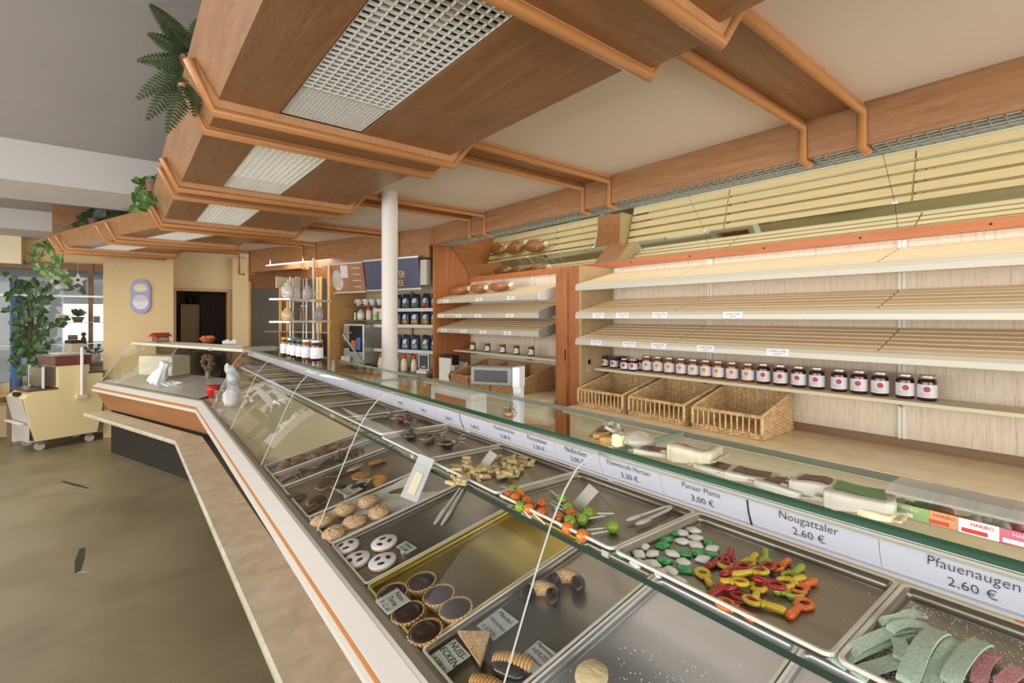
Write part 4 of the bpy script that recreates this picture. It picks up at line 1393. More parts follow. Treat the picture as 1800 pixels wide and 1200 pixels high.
# things left in the far part of the case
t = thing('paper_bag', 'crumpled white paper bag standing in the far end of the case', 'bag', T(P(408, 712, z=.86)) @ RZ(20))
b = MB(); b.ball((0, 0, .07), (.075, .05, .085), 22, 14, fn=lump(9, .16, 6)); b.build('bag', M_PAPER, t)
t = thing('steel_cup', 'small shiny steel cup beside the crumpled paper bag', 'cup', T(P(385, 705, z=.87)))
b = MB(); b.lathe([(.028, 0), (.038, .09), (.040, .092), (.036, .09), (.026, .005)], 20); b.build('cup', M_CHROME, t)
t = thing('white_flower', 'small white artificial flower on the case floor', 'flower', T(P(490, 712, z=.93)))
for k in range(6):
    b = MB(); b.ball((.03 * math.cos(k), .03 * math.sin(k), .03), (.026, .014, .008), 8, 5, M=RZ(k * 60) @ RY(-20)); b.build('petal', M_PAPER, t)
b = MB(); b.box(-.03, .03, -.02, .02, 0, .025); b.add([(x, y, z) for x, y, z in ((-.03, 0, .025), (-.045, .015, .05), (0, 0, .03), (.03, 0, .025), (.045, .015, .05))], [(0, 1, 2), (2, 4, 3)])
tag(b.build('red_bow_box', mat('red_paper', '#a8322a', .5), None, T(P(415, 642, z=1.142))), 'tiny red gift box far down the upper shelf', 'box')

# ---- packages on the top plate
ZP = ZTOP + .014
M_WRAP = mat('glossy_white_wrap', '#bdb9a9', .3, noise=.05, nscale=50)
M_BROWN = mat('brown_wrap', '#5f4030', .35, noise=.3, nscale=70)
M_GRNW = mat('green_wrap', '#4f8f4d', .35)
M_GOLDW = mat('gold_brown_wrap', '#a8803c', .3, noise=.2, nscale=50)


def pack(name, label, u, v, w, d, h, spin, mats, kind='bar', cat='packet', group='packets on the glass top'):
    p = P(u, v, z=ZP)
    t = thing(name, label, cat, T(p) @ RZ(spin), group)
    b = MB()
    if kind == 'bar':
        sd = u * .37
        pw = lambda q, e: math.copysign(abs(q) ** e, q)

        def wr(a, c, lift=0.0, ka=1.0):
            th, ph = 2 * math.pi * a, math.pi * (c - .5)
            x, y, z = pw(math.cos(th), .22) * pw(math.cos(ph), .2), pw(math.sin(th), .22) * pw(math.cos(ph), .2), pw(math.sin(ph), .3)
            cr = 1 + .035 * math.sin(7 * x + sd) * math.cos(6 * y + sd) + .02 * math.sin(19 * y + 11 * x)
            return (d / 2 * x * cr, w / 2 * y * cr, max(0, h / 2 * (1 + z * cr * (.9 + .12 * math.sin(3 * y + sd))) + lift))
        b.surf(wr, 40, 14)
        b.build('wrapper', mats[0], t)
        b = MB()

        def pn(a, c):
            x, y = -.62 + 1.25 * a, -.75 + 1.45 * c
            cr = 1 + .035 * math.sin(7 * x + sd) * math.cos(6 * y + sd)
            r2 = max(0, 1 - max(abs(x), abs(y)) ** 5) ** .25
            return (d / 2 * x, w / 2 * y * (1 - .1 * a), h / 2 * (1 + r2 * cr * (.9 + .12 * math.sin(3 * y + sd))) + .0012)
        b.surf(pn, 12, 12)
        b.build('printed_panel', mats[1], t)
        b = MB()
        for s in (-1, 1):
            b.surf(lambda a, c, s=s: (-d / 2 + d * a, s * (w / 2 + .010 * c), h * .5 + .002 * math.sin(14 * a) * c), 14, 2)
            b.build('seal_edge', mats[0], t, solid=.0006); b = MB()
    else:
        b.ball((0, 0, h * .5), (d * .5, w * .5, h * .5), 22, 12, fn=lump(int(u), .12, 6)); b.build('bag', mats[0], t)
        b = MB()
        for k in range(9):
            a = (k - 4) * .35
            b.tube([(0, w * .42, h * .5), (d * .3 * math.sin(a), w * .6, h * (.5 + .3 * math.cos(k * 1.7))), (d * .55 * math.sin(a), w * .75, h * (.5 + .6 * math.cos(k * 1.3)))], [.004, .005, .004], 6)
        b.build('twisted_end', mats[0], t)
    return t


pack('chocolate_bar', 'gold brown wrapped bar, first of the two standing by the plate joint', 1062, 772, .035, .09, .025, 30, [M_GOLDW, M_BROWN])
pack('chocolate_bar', 'gold brown wrapped bar, second beside the plate joint', 1075, 776, .035, .09, .022, 25, [M_GOLDW, M_BROWN])
pack('cream_packet', 'tiny cream packet between the gold bars and the crumpled bag', 1090, 785, .025, .03, .03, 10, [M_CREAM, M_WRAP])
pack('sweet_bag', 'crumpled white sweet bag on the glass top', 1120, 786, .08, .06, .034, 0, [M_WRAP], 'bag')
pack('chocolate_bar', 'white wrapped bar with dark red end behind the crumpled bag', 1150, 798, .07, .05, .012, 15, [M_WRAP, mat('dark_red_wrap', '#6a2f2c', .35)])
pack('biscuit_packet', 'clear packet of layered wafers, tallest on the glass top', 1222, 812, .085, .075, .036, 8, [mat('wafer_packet', '#c9c0a4', .25, noise=.15, nscale=90), M_WRAP])
pack('chocolate_bar', 'white and brown chocolate bar behind the wafer packet', 1265, 829, .075, .055, .012, -5, [M_WRAP, M_BROWN])
pack('chocolate_bar', 'white chocolate bar with folded corner, middle of the row', 1322, 843, .08, .055, .014, 12, [M_WRAP, M_BROWN])
pack('chocolate_bar', 'brown topped chocolate bar in white wrap beside the square box', 1380, 862, .075, .055, .014, -8, [M_WRAP, M_BROWN])
pack('chocolate_box', 'square white chocolate packet with upright front', 1433, 874, .062, .05, .03, 4, [M_WRAP, M_BROWN])
pack('chocolate_bar', 'green and white chocolate packet leaning before the sweet tubs', 1510, 893, .085, .07, .028, 14, [M_WRAP, M_GRNW])
pack('cream_packet', 'flat cream packet tucked between green packet and sweet tubs', 1548, 905, .04, .06, .012, 0, [M_CREAM, M_WRAP])

TB = [(1597, 914, '#8fb06a', '#e9e6da', 'green label'), (1660, 930, '#d99a66', '#c94a32', 'orange label'), (1727, 948, '#ecebe6', '#d0352c', 'white and red label'), (1803, 968, '#cf6a80', '#f0e8ea', 'pink label')]
for u, v, c1, c2, lb in TB:
    p = P(u, v, z=ZP)
    t = thing('sweet_tub', 'clear plastic sweet tub with ' + lb + ' on the glass top', 'sweet tub', T(p.x, p.y, p.z) @ RZ(-1.1), 'clear sweet tubs')
    w, d = .050, .072
    b = MB(); b.box(0, d, -w / 2, w / 2, 0, .032); b.build('tub', glass('tub_plastic', (.93, .93, .91), .06, .05), t, bevel=.003)
    b = MB(); b.prism([(-.003, .030), (d + .002, .032), (d + .002, .039), (.016, .041), (-.003, .034)], -w / 2 - .001, w / 2 + .001); b.build('lid', mat('lid_plastic', '#cfd0c8', .2, alpha=.5), t, bevel=.002)
    b = MB(); b.box(-.0022, -.001, -w * .44, w * .44, .003, .021)
    b.box(-.0028, -.0022, -w * .1, w * .38, .005, .010, 1)
    b.text('HARIBO', .006, 1, M=frame((-.0026, 0, .0160), (0, -1, 0), (0, 0, 1), (-1, 0, 0)))
    b.build('label', [mat('tub_' + c1[1:], c1, .4), mat('tubp_' + c2[1:], c2, .4)], t)
    b = MB()
    for k in range(14):
        b.ball((R.uniform(.012, d - .012), R.uniform(-w * .35, w * .35), R.uniform(.005, .011)), (.009, .008, .005), 8, 5)
    o = b.build('sweets_filling', mat('fill_' + c1[1:], c1, .3), t)
    o['kind'] = 'stuff'

# ================================================================== jars
def jar_proto(name, label, M, jam, lid, spot, h=.113, r=.034, group='jam jars', leaf=False):
    t = thing(name, label, 'jar', M, group)
    b = MB(); b.lathe([(r * .86, 0), (r * .97, .004), (r, .012), (r, h * .70), (r * .95, h * .78), (r * .86, h * .86)], 24); b.build('jar_body', jam, t)
    b = MB(); b.lathe([(r * .89, h * .855), (r * .92, h * .865), (r * .92, h * .985), (r * .88, h), (.001, h)], 24); b.build('lid', lid, t)
    b = MB()
    rr = r + .0006
    z0, z1 = h * .13, h * .64
    def lab(a, z, k=0.0):
        return ((rr + k) * math.cos(a), (rr + k) * math.sin(a), z)
    b.surf(lambda u, v: lab(math.pi - 1.9 + 3.8 * u, z0 + (z1 - z0) * v), 20, 2, 0)
    # fruit picture and two lines of print
    def blob(u, v):
        q = v * .0125
        an = u * 2 * math.pi
        return lab(math.pi + .22 + q * math.cos(an) / rr, z0 + (z1 - z0) * .64 + q * math.sin(an), .0006)
    b.surf(blob, 14, 2, 1)
    for k in range(2):
        zz = z0 + (z1 - z0) * (.30 - .14 * k)
        b.surf(lambda u, v, zz=zz: lab(math.pi - .5 + 1.0 * u, zz + .0016 * v, .0005), 8, 1, 2)
    b.build('label', [M_PAPER, spot, mat('label_print', '#9b8a84', .6)], t)
    return t


M_AMBER = mat('apricot_jam', '#8a4a14', .12, coat=.6, noise=.2, nscale=50)
M_RASP = mat('raspberry_jam', '#3d1016', .12, coat=.6, noise=.2, nscale=50)
M_HONEY = mat('dark_honey', '#5a3a1c', .12, coat=.6)
M_LIDS = mat('silver_lid', '#d3d0ca', .25, .8)
M_LIDG = mat('green_lid', '#2f5d3f', .35)
M_LIDO = mat('gold_lid', '#b9852f', .3, .6)
SP_O = mat('apricot_picture', '#d99a4a', .5)
SP_R = mat('raspberry_picture', '#c44a4d', .5)
SP_G = mat('green_picture', '#5f8f5c', .5)
ZJ = 1.2286
XJ = 2.80
rows = [(1063, 'dark jam jar with green lid, first on the near jam shelf', M_RASP, M_LIDG, SP_R, .086, .03, 2.82), (1080, 'dark jam jar with green lid, second on the near jam shelf', M_RASP, M_LIDG, SP_R, .086, .031, 2.80), (1094, 'green lidded jar hidden behind the small silver lids', M_RASP, M_LIDG, SP_R, .086, .03, 2.86),
        (1098, 'small dark jar with silver lid beside the green lids', M_RASP, M_LIDS, SP_R, .082, .029, 2.755), (1113, 'small dark jar with silver lid, middle of the three', M_RASP, M_LIDS, SP_R, .082, .03, 2.76), (1125, 'small dark jar with silver lid beside the amber jars', M_RASP, M_LIDS, SP_R, .082, .03, 2.83)]
for u, lb, jm, ld, sp, h, r, X in rows:
    p = P(u, 640, X=X)
    jar_proto('jam_jar', lb, T(X, p.y, ZJ) @ RZ(R.uniform(-6, 6)), jm, ld, sp, h, r, 'small jam jars')
ja = None
for i, u in enumerate((1138, 1157, 1177, 1198, 1219, 1241, 1263, 1287, 1315)):
    Mx = T(XJ, P(u, 640, X=XJ).y, ZJ) @ RZ(R.uniform(-7, 7))
    lb = 'amber apricot jam jar, %s from the niche cheek on the near shelf' % NTH[i]
    if ja is None:
        ja = jar_proto('jam_jar', lb, Mx, M_AMBER, M_LIDS, SP_O, .110, .034, 'amber jam jars')
    else:
        dup(ja, Mx, lb)
jr = None
for i, u in enumerate((1342, 1372, 1404, 1436, 1475, 1510, 1547, 1591, 1630)):
    Mx = T(XJ, P(u, 640, X=XJ).y, ZJ) @ RZ(R.uniform(-7, 7))
    lb = 'dark raspberry jam jar, %s after the amber jars on the shelf' % NTH[i]
    if jr is None:
        jr = jar_proto('jam_jar', lb, Mx, M_RASP, M_LIDS, SP_R, .114, .0345, 'raspberry jam jars')
    else:
        dup(jr, Mx, lb)
js2 = None
for i, u in enumerate((831, 857, 884, 908, 934)):
    Mx = T(2.79, P(u, 620, X=2.79).y, 1.2622) @ RZ(-20)
    lb = 'small gold lidded jar, %s from the far panel on the short shelf' % NTH[i]
    if js2 is None:
        js2 = jar_proto('honey_jar', lb, Mx, M_HONEY, M_LIDO, SP_G, .085, .030, 'small honey jars')
    else:
        dup(js2, Mx, lb)
for i, (u, v, jm, ld) in enumerate(((503, 624, M_HONEY, M_LIDO), (514, 626, M_RASP, M_LIDS), (521, 628, M_RASP, M_LIDG), (531, 630, M_RASP, M_LIDG), (541, 632, M_AMBER, M_LIDS), (557, 634, M_RASP, M_LIDS))):
    p = P(u, v, z=ZP)
    jar_proto('preserve_jar', 'large preserve jar with white label, %s in the row before the teapots' % NTH[i], T(p) @ RZ(45), jm, ld, M_PAPER, .132, .038, 'large preserve jars')

# ================================================================== baskets
M_WICK = mat('light_wicker', '#e0bd8a', .55, noise=.3, nscale=40)
M_WICKD = mat('brown_wicker', '#b98f5e', .55, noise=.3, nscale=40)


def basket(label, M, W_, D_, hf, hb, m, bars=True, group='wicker baskets'):
    t = thing('wicker_basket', label, 'basket', M, group)
    top = lambda x: hf + (hb - hf) * x / D_
    pr, rr = .0098, .0042

    def weave(mb, p0, axis, length, hfun, zmax, ph=0, st=.026):
        n = max(3, int(length / st))
        nrm = Vector((-axis.y, axis.x, 0))
        for k in range(n + 1):
            s = length * k / n
            h = hfun(s)
            mb.tube([p0 + axis * s, p0 + axis * s + Vector((0, 0, h))], .0034, 5)
        k = 0
        z = rr
        while z < zmax:
            pts = []
            for j in range(2 * n + 1):
                s = length * j / (2 * n)
                if hfun(s) < z + .004:
                    continue
                off = .0042 * math.cos(math.pi * j / 2 + (k % 2) * math.pi)
                pts.append(p0 + axis * s + nrm * off + Vector((0, 0, z)))
            if len(pts) > 2:
                mb.tube(pts, rr, 5)
            z += pr
            k += 1
    b = MB(); weave(b, Vector((0, 0, 0)), Vector((1, 0, 0)), D_, lambda s: top(s), hb); b.build('side_panel', m, t)
    b = MB(); weave(b, Vector((0, W_, 0)), Vector((1, 0, 0)), D_, lambda s: top(s), hb); b.build('side_panel', m, t)
    b = MB(); weave(b, Vector((D_, 0, 0)), Vector((0, 1, 0)), W_, lambda s: hb, hb); b.build('back_panel', m, t)
    b = MB()
    if bars:
        weave(b, Vector((0, 0, 0)), Vector((0, 1, 0)), W_, lambda s: .034, .034)
        n = int(W_ / .031)
        for k in range(n + 1):
            y = W_ * k / n + R.uniform(-.003, .003) * (0 < k < n)
            b.tube([(0, y, .03), (R.uniform(-.001, .001), W_ * k / n, hf)], .0046 if 0 < k < n else .009, 7)
    else:
        weave(b, Vector((0, 0, 0)), Vector((0, 1, 0)), W_, lambda s: hf, hf)
    b.build('front_panel', m, t)
    b = MB()
    for k in range(int(D_ / .012)):
        b.box(k * .012, k * .012 + .009, 0, W_, .002, .008)
    b.build('base', m, t)
    # braided rim
    path = [Vector((0, 0, hf)), Vector((D_, 0, hb)), Vector((D_, W_, hb)), Vector((0, W_, hf)), Vector((0, 0, hf))]
    b = MB()
    for ph in (0, 2.1, 4.2):
        pts = []
        for a, c in zip(path[:-1], path[1:]):
            L = (c - a).length
            n = max(6, int(L / .007))
            tdir = (c - a).normalized()
            u2 = Vector((0, 0, 1)).cross(tdir).normalized()
            v2 = tdir.cross(u2)
            for k in range(n):
                s = L * k / n
                an = s / .011 + ph
                pts.append(a + tdir * s + u2 * (.0058 * math.cos(an)) + v2 * (.0058 * math.sin(an)))
        b.tube(pts, .0046, 5)
    b.build('braided_rim', m, t)
    return t


basket('light wicker display basket beside the niche cheek, open barred front', T(2.50, 1.985, .981), .385, .385, .115, .205, M_WICK)
basket('light wicker display basket in the middle of the three on the near worktop', T(2.495, 1.545, .981) @ RZ(-2), .395, .385, .115, .205, M_WICK)
basket('light wicker display basket whose full woven side faces the camera', T(2.50, 1.115, .981) @ RZ(1), .375, .385, .115, .205, M_WICK)
for i, (y, lb) in enumerate(((2.99, 'brown woven basket beside the pillar cupboard, low woven front'), (3.31, 'brown woven basket in the middle of the far worktop'), (3.63, 'brown woven basket next to the label printer'))):
    basket(lb, T(2.42, y, .981), .30, .42, .085, .20, M_WICKD, False, 'brown bread baskets')

M_BACKP = mat('brown_back_board', '#a87446', .5)
# ================================================================== bagged bread, printer, scale
M_LOAF = mat('bread_crust', '#a8693a', .6, noise=.35, nscale=30, bump=.3, bscale=60)
M_BAG = glass('bread_bag', (.96, .95, .93), .07, .05)
M_CLIPW = mat('bag_end', '#e7dccb', .35)
for i, (y, x, sp, lb) in enumerate(((4.12, 2.66, 8, 'bagged sliced bread next to the wooden panel on the top shelf'), (3.82, 2.68, -5, 'bagged bread in the middle of the top far shelf'), (3.52, 2.70, 5, 'bagged bread with a bright end, last on the top far shelf'))):
    z = 1.735 + .04 + .095 * (x - 2.52) / .365 + .022
    t = thing('bagged_bread', lb, 'bread', T(x, y, z) @ RY(-14) @ RZ(sp), 'bagged breads')
    b = MB(); b.ball((0, 0, .038), (.062, .125, .038), 18, 10, fn=lambda d: min(1.18, 1 / max(.78, (abs(d.x) ** 4 + abs(d.y) ** 4 + abs(d.z) ** 4) ** .25))); b.build('loaf', M_LOAF, t)
    b = MB(); b.ball((0, .0, .046), (.070, .15, .05), 18, 10, fn=lump(33 + i, .06, 6)); b.build('bag', M_BAG, t)
    b = MB(); b.ball((-.01, -.155, .04), (.026, .03, .024), 12, 8, fn=lump(37 + i, .25, 6)); b.build('bag_end', M_CLIPW, t)

t = thing('label_printer', 'white and black label printer beside the far wooden panel', 'printer', T(2.56, 4.13, .981) @ RZ(6))
b = MB(); b.prism([(-.10, 0), (.14, 0), (.14, .05), (.13, .17), (.03, .06), (-.02, .06), (-.06, .22), (-.10, .22)], -.085, .085); b.build('body', M_WHITE, t, bevel=.004)
b = MB(); b.box(-.075, .02, -.088, .088, .15, .25); b.build('black_cover', M_BLACK, t, bevel=.006)
b = MB(); b.lathe([(.045, 0), (.045, .03), (.02, .032), (.02, .0)], 20, M=T(-.07, -.09, .05) @ RX(90)); b.build('label_roll', M_BLACK, t)
b = MB(); b.lathe([(.018, 0), (.018, .034), (.001, .034)], 16, M=T(-.07, -.09, .05) @ RX(90)); b.build('roll_core', M_CARD, t)

a = P(842, 668, X=1.17); c = P(905, 684, X=1.17)
t = thing('shop_scale', 'grey shop scale display with black panel and pale edge, rising behind the glass top', 'scale', T(1.17, c.y, ZTOP + .012) @ RZ(32))
b = MB(); b.box(-.03, .03, -.0, .17, .018, .088); b.build('display_head', mat('scale_grey', '#7f817c', .4), t, bevel=.004)
b = MB(); b.box(-.032, -.0305, .02, .155, .03, .075); b.build('black_panel', M_BLACK, t)
b = MB(); b.box(-.034, .034, -.03, -.001, .012, .09); b.build('pale_end', mat('scale_end', '#dfe2e6', .35), t, bevel=.003)
b = MB(); b.box(-.02, .02, -.03, .0, -.16, .012); b.build('post', mat('scale_end', '#dfe2e6', .35), t)
b = MB(); b.box(-.02, .16, -.12, .18, -.20, -.16); b.build('platter', M_STEEL, t, bevel=.004)
q = [P(u, v, X=1.45) for u, v in ((770, 703), (838, 691), (866, 740))]
t = thing('white_frame_stand', 'white framed open stand behind the glass top beside the scale', 'stand', T(q[1].x, q[1].y, 0))
zq = q[1].z
e = q[0] - q[1]
e.z = 0
sd = e.normalized()
nn = Vector((-sd.y, sd.x, 0))
MF = frame((0, 0, zq), sd, nn, (0, 0, 1))
L = e.length
b = MB(); b.box(-.02, L, -.05, .05, -.035, 0, M=MF); b.build('top_board', M_WHITE, t, bevel=.003)
for x in (-.02, L - .05):
    b = MB(); b.box(x, x + .05, -.05, .05, -zq, -.035, M=MF); b.build('leg', M_WHITE, t, bevel=.003)
b = MB(); b.box(.03, L - .05, -.05, .05, -.42, -.40, M=MF); b.build('shelf_board', M_WHITE, t)
b = MB(); b.box(.03, L - .05, .04, .05, -.40, -.035, M=MF); b.build('brown_back', M_BACKP, t)
cello('cellophane wrapped orange pastry beside the scale post', T(P(896, 733, z=ZP)) @ RZ(50), .028, [mat('orange_pastry', '#c98a3a', .5)], 11, None)

# ================================================================== coffee corner (frame W2: b across, a along from 4.45)
def w2(b_, a, z):
    return W2 @ Vector((b_, a, z))


def W2M(b_, a, z, spin=0):
    return T(w2(b_, a, z)) @ RZ(BEND + spin)


M_NICHE = wood('niche_light_veneer', '#dcae70', '#c8955a', (12, 12, 1), contrast=.6)
M_BACKW = mat('niche_back', '#dcc59c', .7, noise=.05, nscale=4)
b = MB(); b.box(2.955, 3.0, -.2, 1.6, 0, 2.9, M=W2); struct(b.build('wall_niche', M_BACKW))
b = MB(); b.box(2.40, 2.95, 1.45, 1.49, 0, 2.22, M=W2); struct(b.build('trim_7', M_NICHE))
# panelled wall going on behind the teapots
b = MB(); b.box(2.78, 2.9, 1.49, 3.75, 0, 2.9, M=W2); struct(b.build('wall_corner', wood('dark_panel_wall', '#8a5a38', '#6a4128', (12, 12, 1))))
M_GLD = mat('dark_cabinet_glass', '#3b352d', .12, coat=.4)
for i, (a0, a1, m, nm, lb) in enumerate(((1.52, 2.05, M_GLD, 'cabinet_door', 'dark glass cabinet door next to the coffee niche'), (2.15, 2.75, M_GLD, 'cabinet_door', 'dark glass cabinet door behind the teapots'), (2.95, 3.65, mat('grey_door', '#4d4a48', .35), 'cabinet_door', 'dark grey door with light surround behind the counter corner'))):
    t = thing(nm, lb, 'cabinet door', W2M(2.77, a0, 0), 'panels behind the teapots')
    b = MB(); b.box(-.012, 0, 0, a1 - a0, .1, 2.0 if i == 2 else 2.1); b.build('panel', m, t)
    for y in (-.03, a1 - a0):
        b = MB(); b.box(-.03, 0, y, y + .03, .1, 2.12); b.build('post', M_NICHE, t)
b = MB(); b.box(2.5, 2.76, 1.55, 2.9, 1.40, 1.412, M=W2); tag(b.build('glass_shelf', mat('grey_glass_shelf', '#8d8a82', .15)), 'long grey glass shelf behind the teapot tower', 'shelf')
cup = thing('worktop', 'brown worktop of the coffee niche', 'worktop', W2M(0, 0, 0))
b = MB(); b.box(2.46, 2.95, .02, 1.45, .96, 1.0); b.build('slab', mat('brown_top', '#8b6a4c', .4), cup, bevel=.003)
b = MB(); b.box(2.52, 2.94, .02, 1.45, .06, .96); b.build('cupboard', M_NICHE, cup)

# signs
M_SLATE = mat('sign_blue_grey', '#4a4a63', .45)
M_GOLDT = mat('gold_lettering', '#d8b36a', .4, .3)
M_SIGNF = mat('sign_frame', '#cfccc6', .3, .4)
sg = thing('coffee_sign', 'dark blue coffee sign with gold lettering, partly behind the column', 'sign', W2M(2.44, .09, 2.06) @ RY(-9))
w, h = .80, .325
b = MB(); b.box(-.006, .006, 0, w, -h / 2, h / 2); b.build('panel', M_SLATE, sg)
for z in (-h / 2 - .012, h / 2 - .006):
    b = MB(); b.box(-.010, .012, -.004, w + .004, z, z + .018); b.build('frame_bar', M_SIGNF, sg)
b = MB()
Mt = frame((-.0075, w / 2 - .05, 0), (0, -1, 0), (0, 0, 1), (-1, 0, 0))
b.text('MEISTER', .098, 0, M=Mt @ T(0, -.01, 0) @ S(.82, 1, 1))
b.text('KAFFEE', .088, 0, M=Mt @ T(0, -.10, 0) @ S(.82, 1, 1))
# little crown over the words
for k in range(-2, 3):
    b.tube([(-.008, w / 2 - .04 + k * .018, .045), (-.008, w / 2 - .04 + k * .026, .085 - abs(k) * .008)], .004, 6)
    b.ball((-.008, w / 2 - .04 + k * .027, .09 - abs(k) * .008), .006, 8, 6)
b.tube([(-.008, w / 2 - .085, .042), (-.008, w / 2 + .005, .042)], .005, 6)
b.build('gold_lettering', M_GOLDT, sg)
sg = thing('menu_sign', 'brown menu board with a coffee glass picture and faint lines of print', 'sign', W2M(2.44, .91, 2.05) @ RY(-9))
w = .64
b = MB(); b.box(-.006, .006, 0, w, -h / 2, h / 2); b.build('panel', mat('menu_brown', '#9a6a48', .45, noise=.15, nscale=5), sg)
for z in (-h / 2 - .012, h / 2 - .006):
    b = MB(); b.box(-.010, .012, -.004, w + .004, z, z + .018); b.build('frame_bar', M_SIGNF, sg)
b = MB()
b.lathe([(.001, 0), (.10, 0)], 30, M=frame((-.0072, w * .70, -.03), (0, -1, 0), (0, 0, 1), (-1, 0, 0)) @ S(1, 1.1, 1)); b.build('saucer_picture', mat('picture_white', '#e3ddd6', .5), sg)
b = MB(); b.slab([(-.055, -.10), (.045, -.11), (.06, .05), (-.06, .05)], 0, .0005, M=frame((-.0078, w * .70, .0), (0, -1, 0), (0, 0, 1), (-1, 0, 0))); b.build('glass_picture', mat('picture_latte', '#b9a496', .5), sg)
b = MB(); b.lathe([(.001, 0), (.06, 0)], 24, M=frame((-.0084, w * .70, .055), (0, -1, 0), (0, 0, 1), (-1, 0, 0)) @ S(1, .7, 1)); b.build('foam_picture', mat('picture_white', '#e3ddd6', .5), sg)
b = MB(); b.slab([(-.06, -.05), (.06, -.06), (.07, .08), (-.05, .09)], 0, .0005, M=frame((-.0075, w * .50, .06), (0, -1, 0), (0, 0, 1), (-1, 0, 0))); b.build('napkin_picture', mat('picture_grey', '#cdc6cc', .5), sg)
b = MB()
for k in range(4):
    b.box(-.0075, -.0068, w * .08, w * (.30 - .03 * (k % 2)), .10 - .07 * k, .108 - .07 * k)
b.build('print_lines', mat('sign_print', '#d9c7b6', .5), sg)
b = MB(); b.box(2.44, 2.50, .0, .085, 1.93, 2.19, M=W2); tag(b.build('sign_side_panel', mat('sign_end', '#b9b2a4', .5)), 'pale grey side panel closing the end of the blue sign', 'panel')

# coffee bag rack
M_BAGD = mat('coffee_bag_blue', '#27324e', .35, noise=.4, nscale=55)
BANDS = {'g': ('coffee_band_green', '#4c6b58'), 'r': ('coffee_band_red', '#a8404a'), 'y': ('coffee_band_gold', '#c79a4a'), 'b': ('coffee_band_blue', '#8fa8c8')}


def coffee_bag(label, M, band, w=.085, h=.165):
    t = thing('coffee_bag', label, 'coffee bag', M, 'coffee bags on the rack')
    def sh(u, v):
        z = h * v
        th = .032 * (1 - max(0, v - .72) / .28 * .9) * (1 - .15 * (1 - v))
        a = u * 2 * math.pi
        cx, sy = math.cos(a), math.sin(a)
        k = .72
        return (th * math.copysign(abs(cx) ** k, cx), w / 2 * math.copysign(abs(sy) ** k, sy), z + .004 * math.sin(3 * a) * v)
    b = MB(); b.surf(sh, 20, 9); b.build('pouch', M_BAGD, t)
    b = MB(); b.surf(lambda u, v: (-.0335, -w * .38 + w * .76 * u, .012 + .045 * v), 4, 2); b.build('colour_band', mat(BANDS[band][0], BANDS[band][1], .35), t, solid=.001)
    b = MB(); b.surf(lambda u, v: (-.0338 - .0005, -w * .26 + w * .5 * u + .008 * math.sin(5 * v), .06 + .055 * v), 6, 4); b.build('picture', mat('coffee_bag_print', '#d8dbe2', .35, noise=.6, nscale=90), t, solid=.001)
    b = MB(); b.lathe([(.001, 0), (.013, 0)], 14, M=frame((-.036, w * .2, .045), (0, -1, 0), (0, 0, 1), (-1, 0, 0))); b.build('round_seal', mat('seal_gold', '#c8ae74', .4), t, solid=.001)
    return t


for r_, (z, bands, h) in enumerate(((1.695, 'gggrr', .165), (1.515, 'yyyyy', .16), (1.235, 'bbbbb', .165))):
    t = thing('rack_shelf', ['topmost', 'middle', 'lowest'][r_] + ' shelf of the coffee bag rack beside the column', 'shelf', W2M(0, 0, 0), 'coffee rack shelves')
    b = MB(); b.box(2.66, 2.95, .03, 1.0, z - .012, z); b.build('board', mat('rack_board', '#8b8578', .5), t)
    b = MB(); b.box(2.652, 2.66, .03, 1.0, z - .034, z + .002); b.build('label_rail', mat('rack_rail', '#d5d2cb', .4), t)
    for k, a in enumerate((.13, .26, .42, .56, .69, .82)):
        bd = (bands + bands[-1])[k] if r_ else 'rrgggg'[k]
        coffee_bag('%s coffee bag from the wooden panel on the %s rack shelf' % (NTH[k], ['topmost', 'middle', 'lowest'][r_]), W2M(2.74, a, z, R.uniform(-8, 8)), bd, .105, h)
for k in range(2):
    b = MB(); b.box(2.925, 2.95, .30 + .35 * k, .33 + .35 * k, 1.0, 1.9, M=W2); tag(b.build('rack_upright', M_BRK), 'grey steel upright of the coffee rack, ' + ['close to the panel', 'close to the column'][k], 'shelf upright', 'rack uprights')
M_MILK = mat('milk_bottle', '#e3d8bf', .4)
M_REDC = mat('red_cap', '#c9403c', .4)
bt = None
for k, a in enumerate((.37, .52, .64, .76, .88)):
    lb = 'cream coloured bottle with red cap on the coffee worktop, %s from the panel' % NTH[k]
    Mx = W2M(2.66, a, 1.001)
    if bt is None:
        bt = thing('milk_bottle', lb, 'bottle', Mx, 'red capped bottles on the worktop')
        b = MB(); b.lathe([(.034, 0), (.038, .004), (.038, .075), (.030, .11), (.019, .135)], 18); b.build('bottle', M_MILK, bt)
        b = MB(); b.lathe([(.021, .135), (.023, .14), (.023, .175), (.018, .18), (.001, .18)], 18); b.build('cap', M_REDC, bt)
    else:
        dup(bt, Mx, lb)
t = thing('picture_stand', 'small dark framed picture on a white foot beside the bottles', 'picture', W2M(2.60, .17, 1.001))
b = MB(); b.box(-.012, .012, -.07, .07, .03, .20); b.build('frame', M_SIGNF, t, bevel=.002)
b = MB(); b.box(-.0135, -.012, -.058, .058, .045, .19); b.build('picture', M_BAGD, t)
b = MB(); b.box(-.0145, -.0135, -.03, .03, .06, .075); b.build('gold_print', M_GOLDT, t)
b = MB(); b.box(-.05, .05, -.07, .07, 0, .03); b.build('foot', M_WHITE, t)

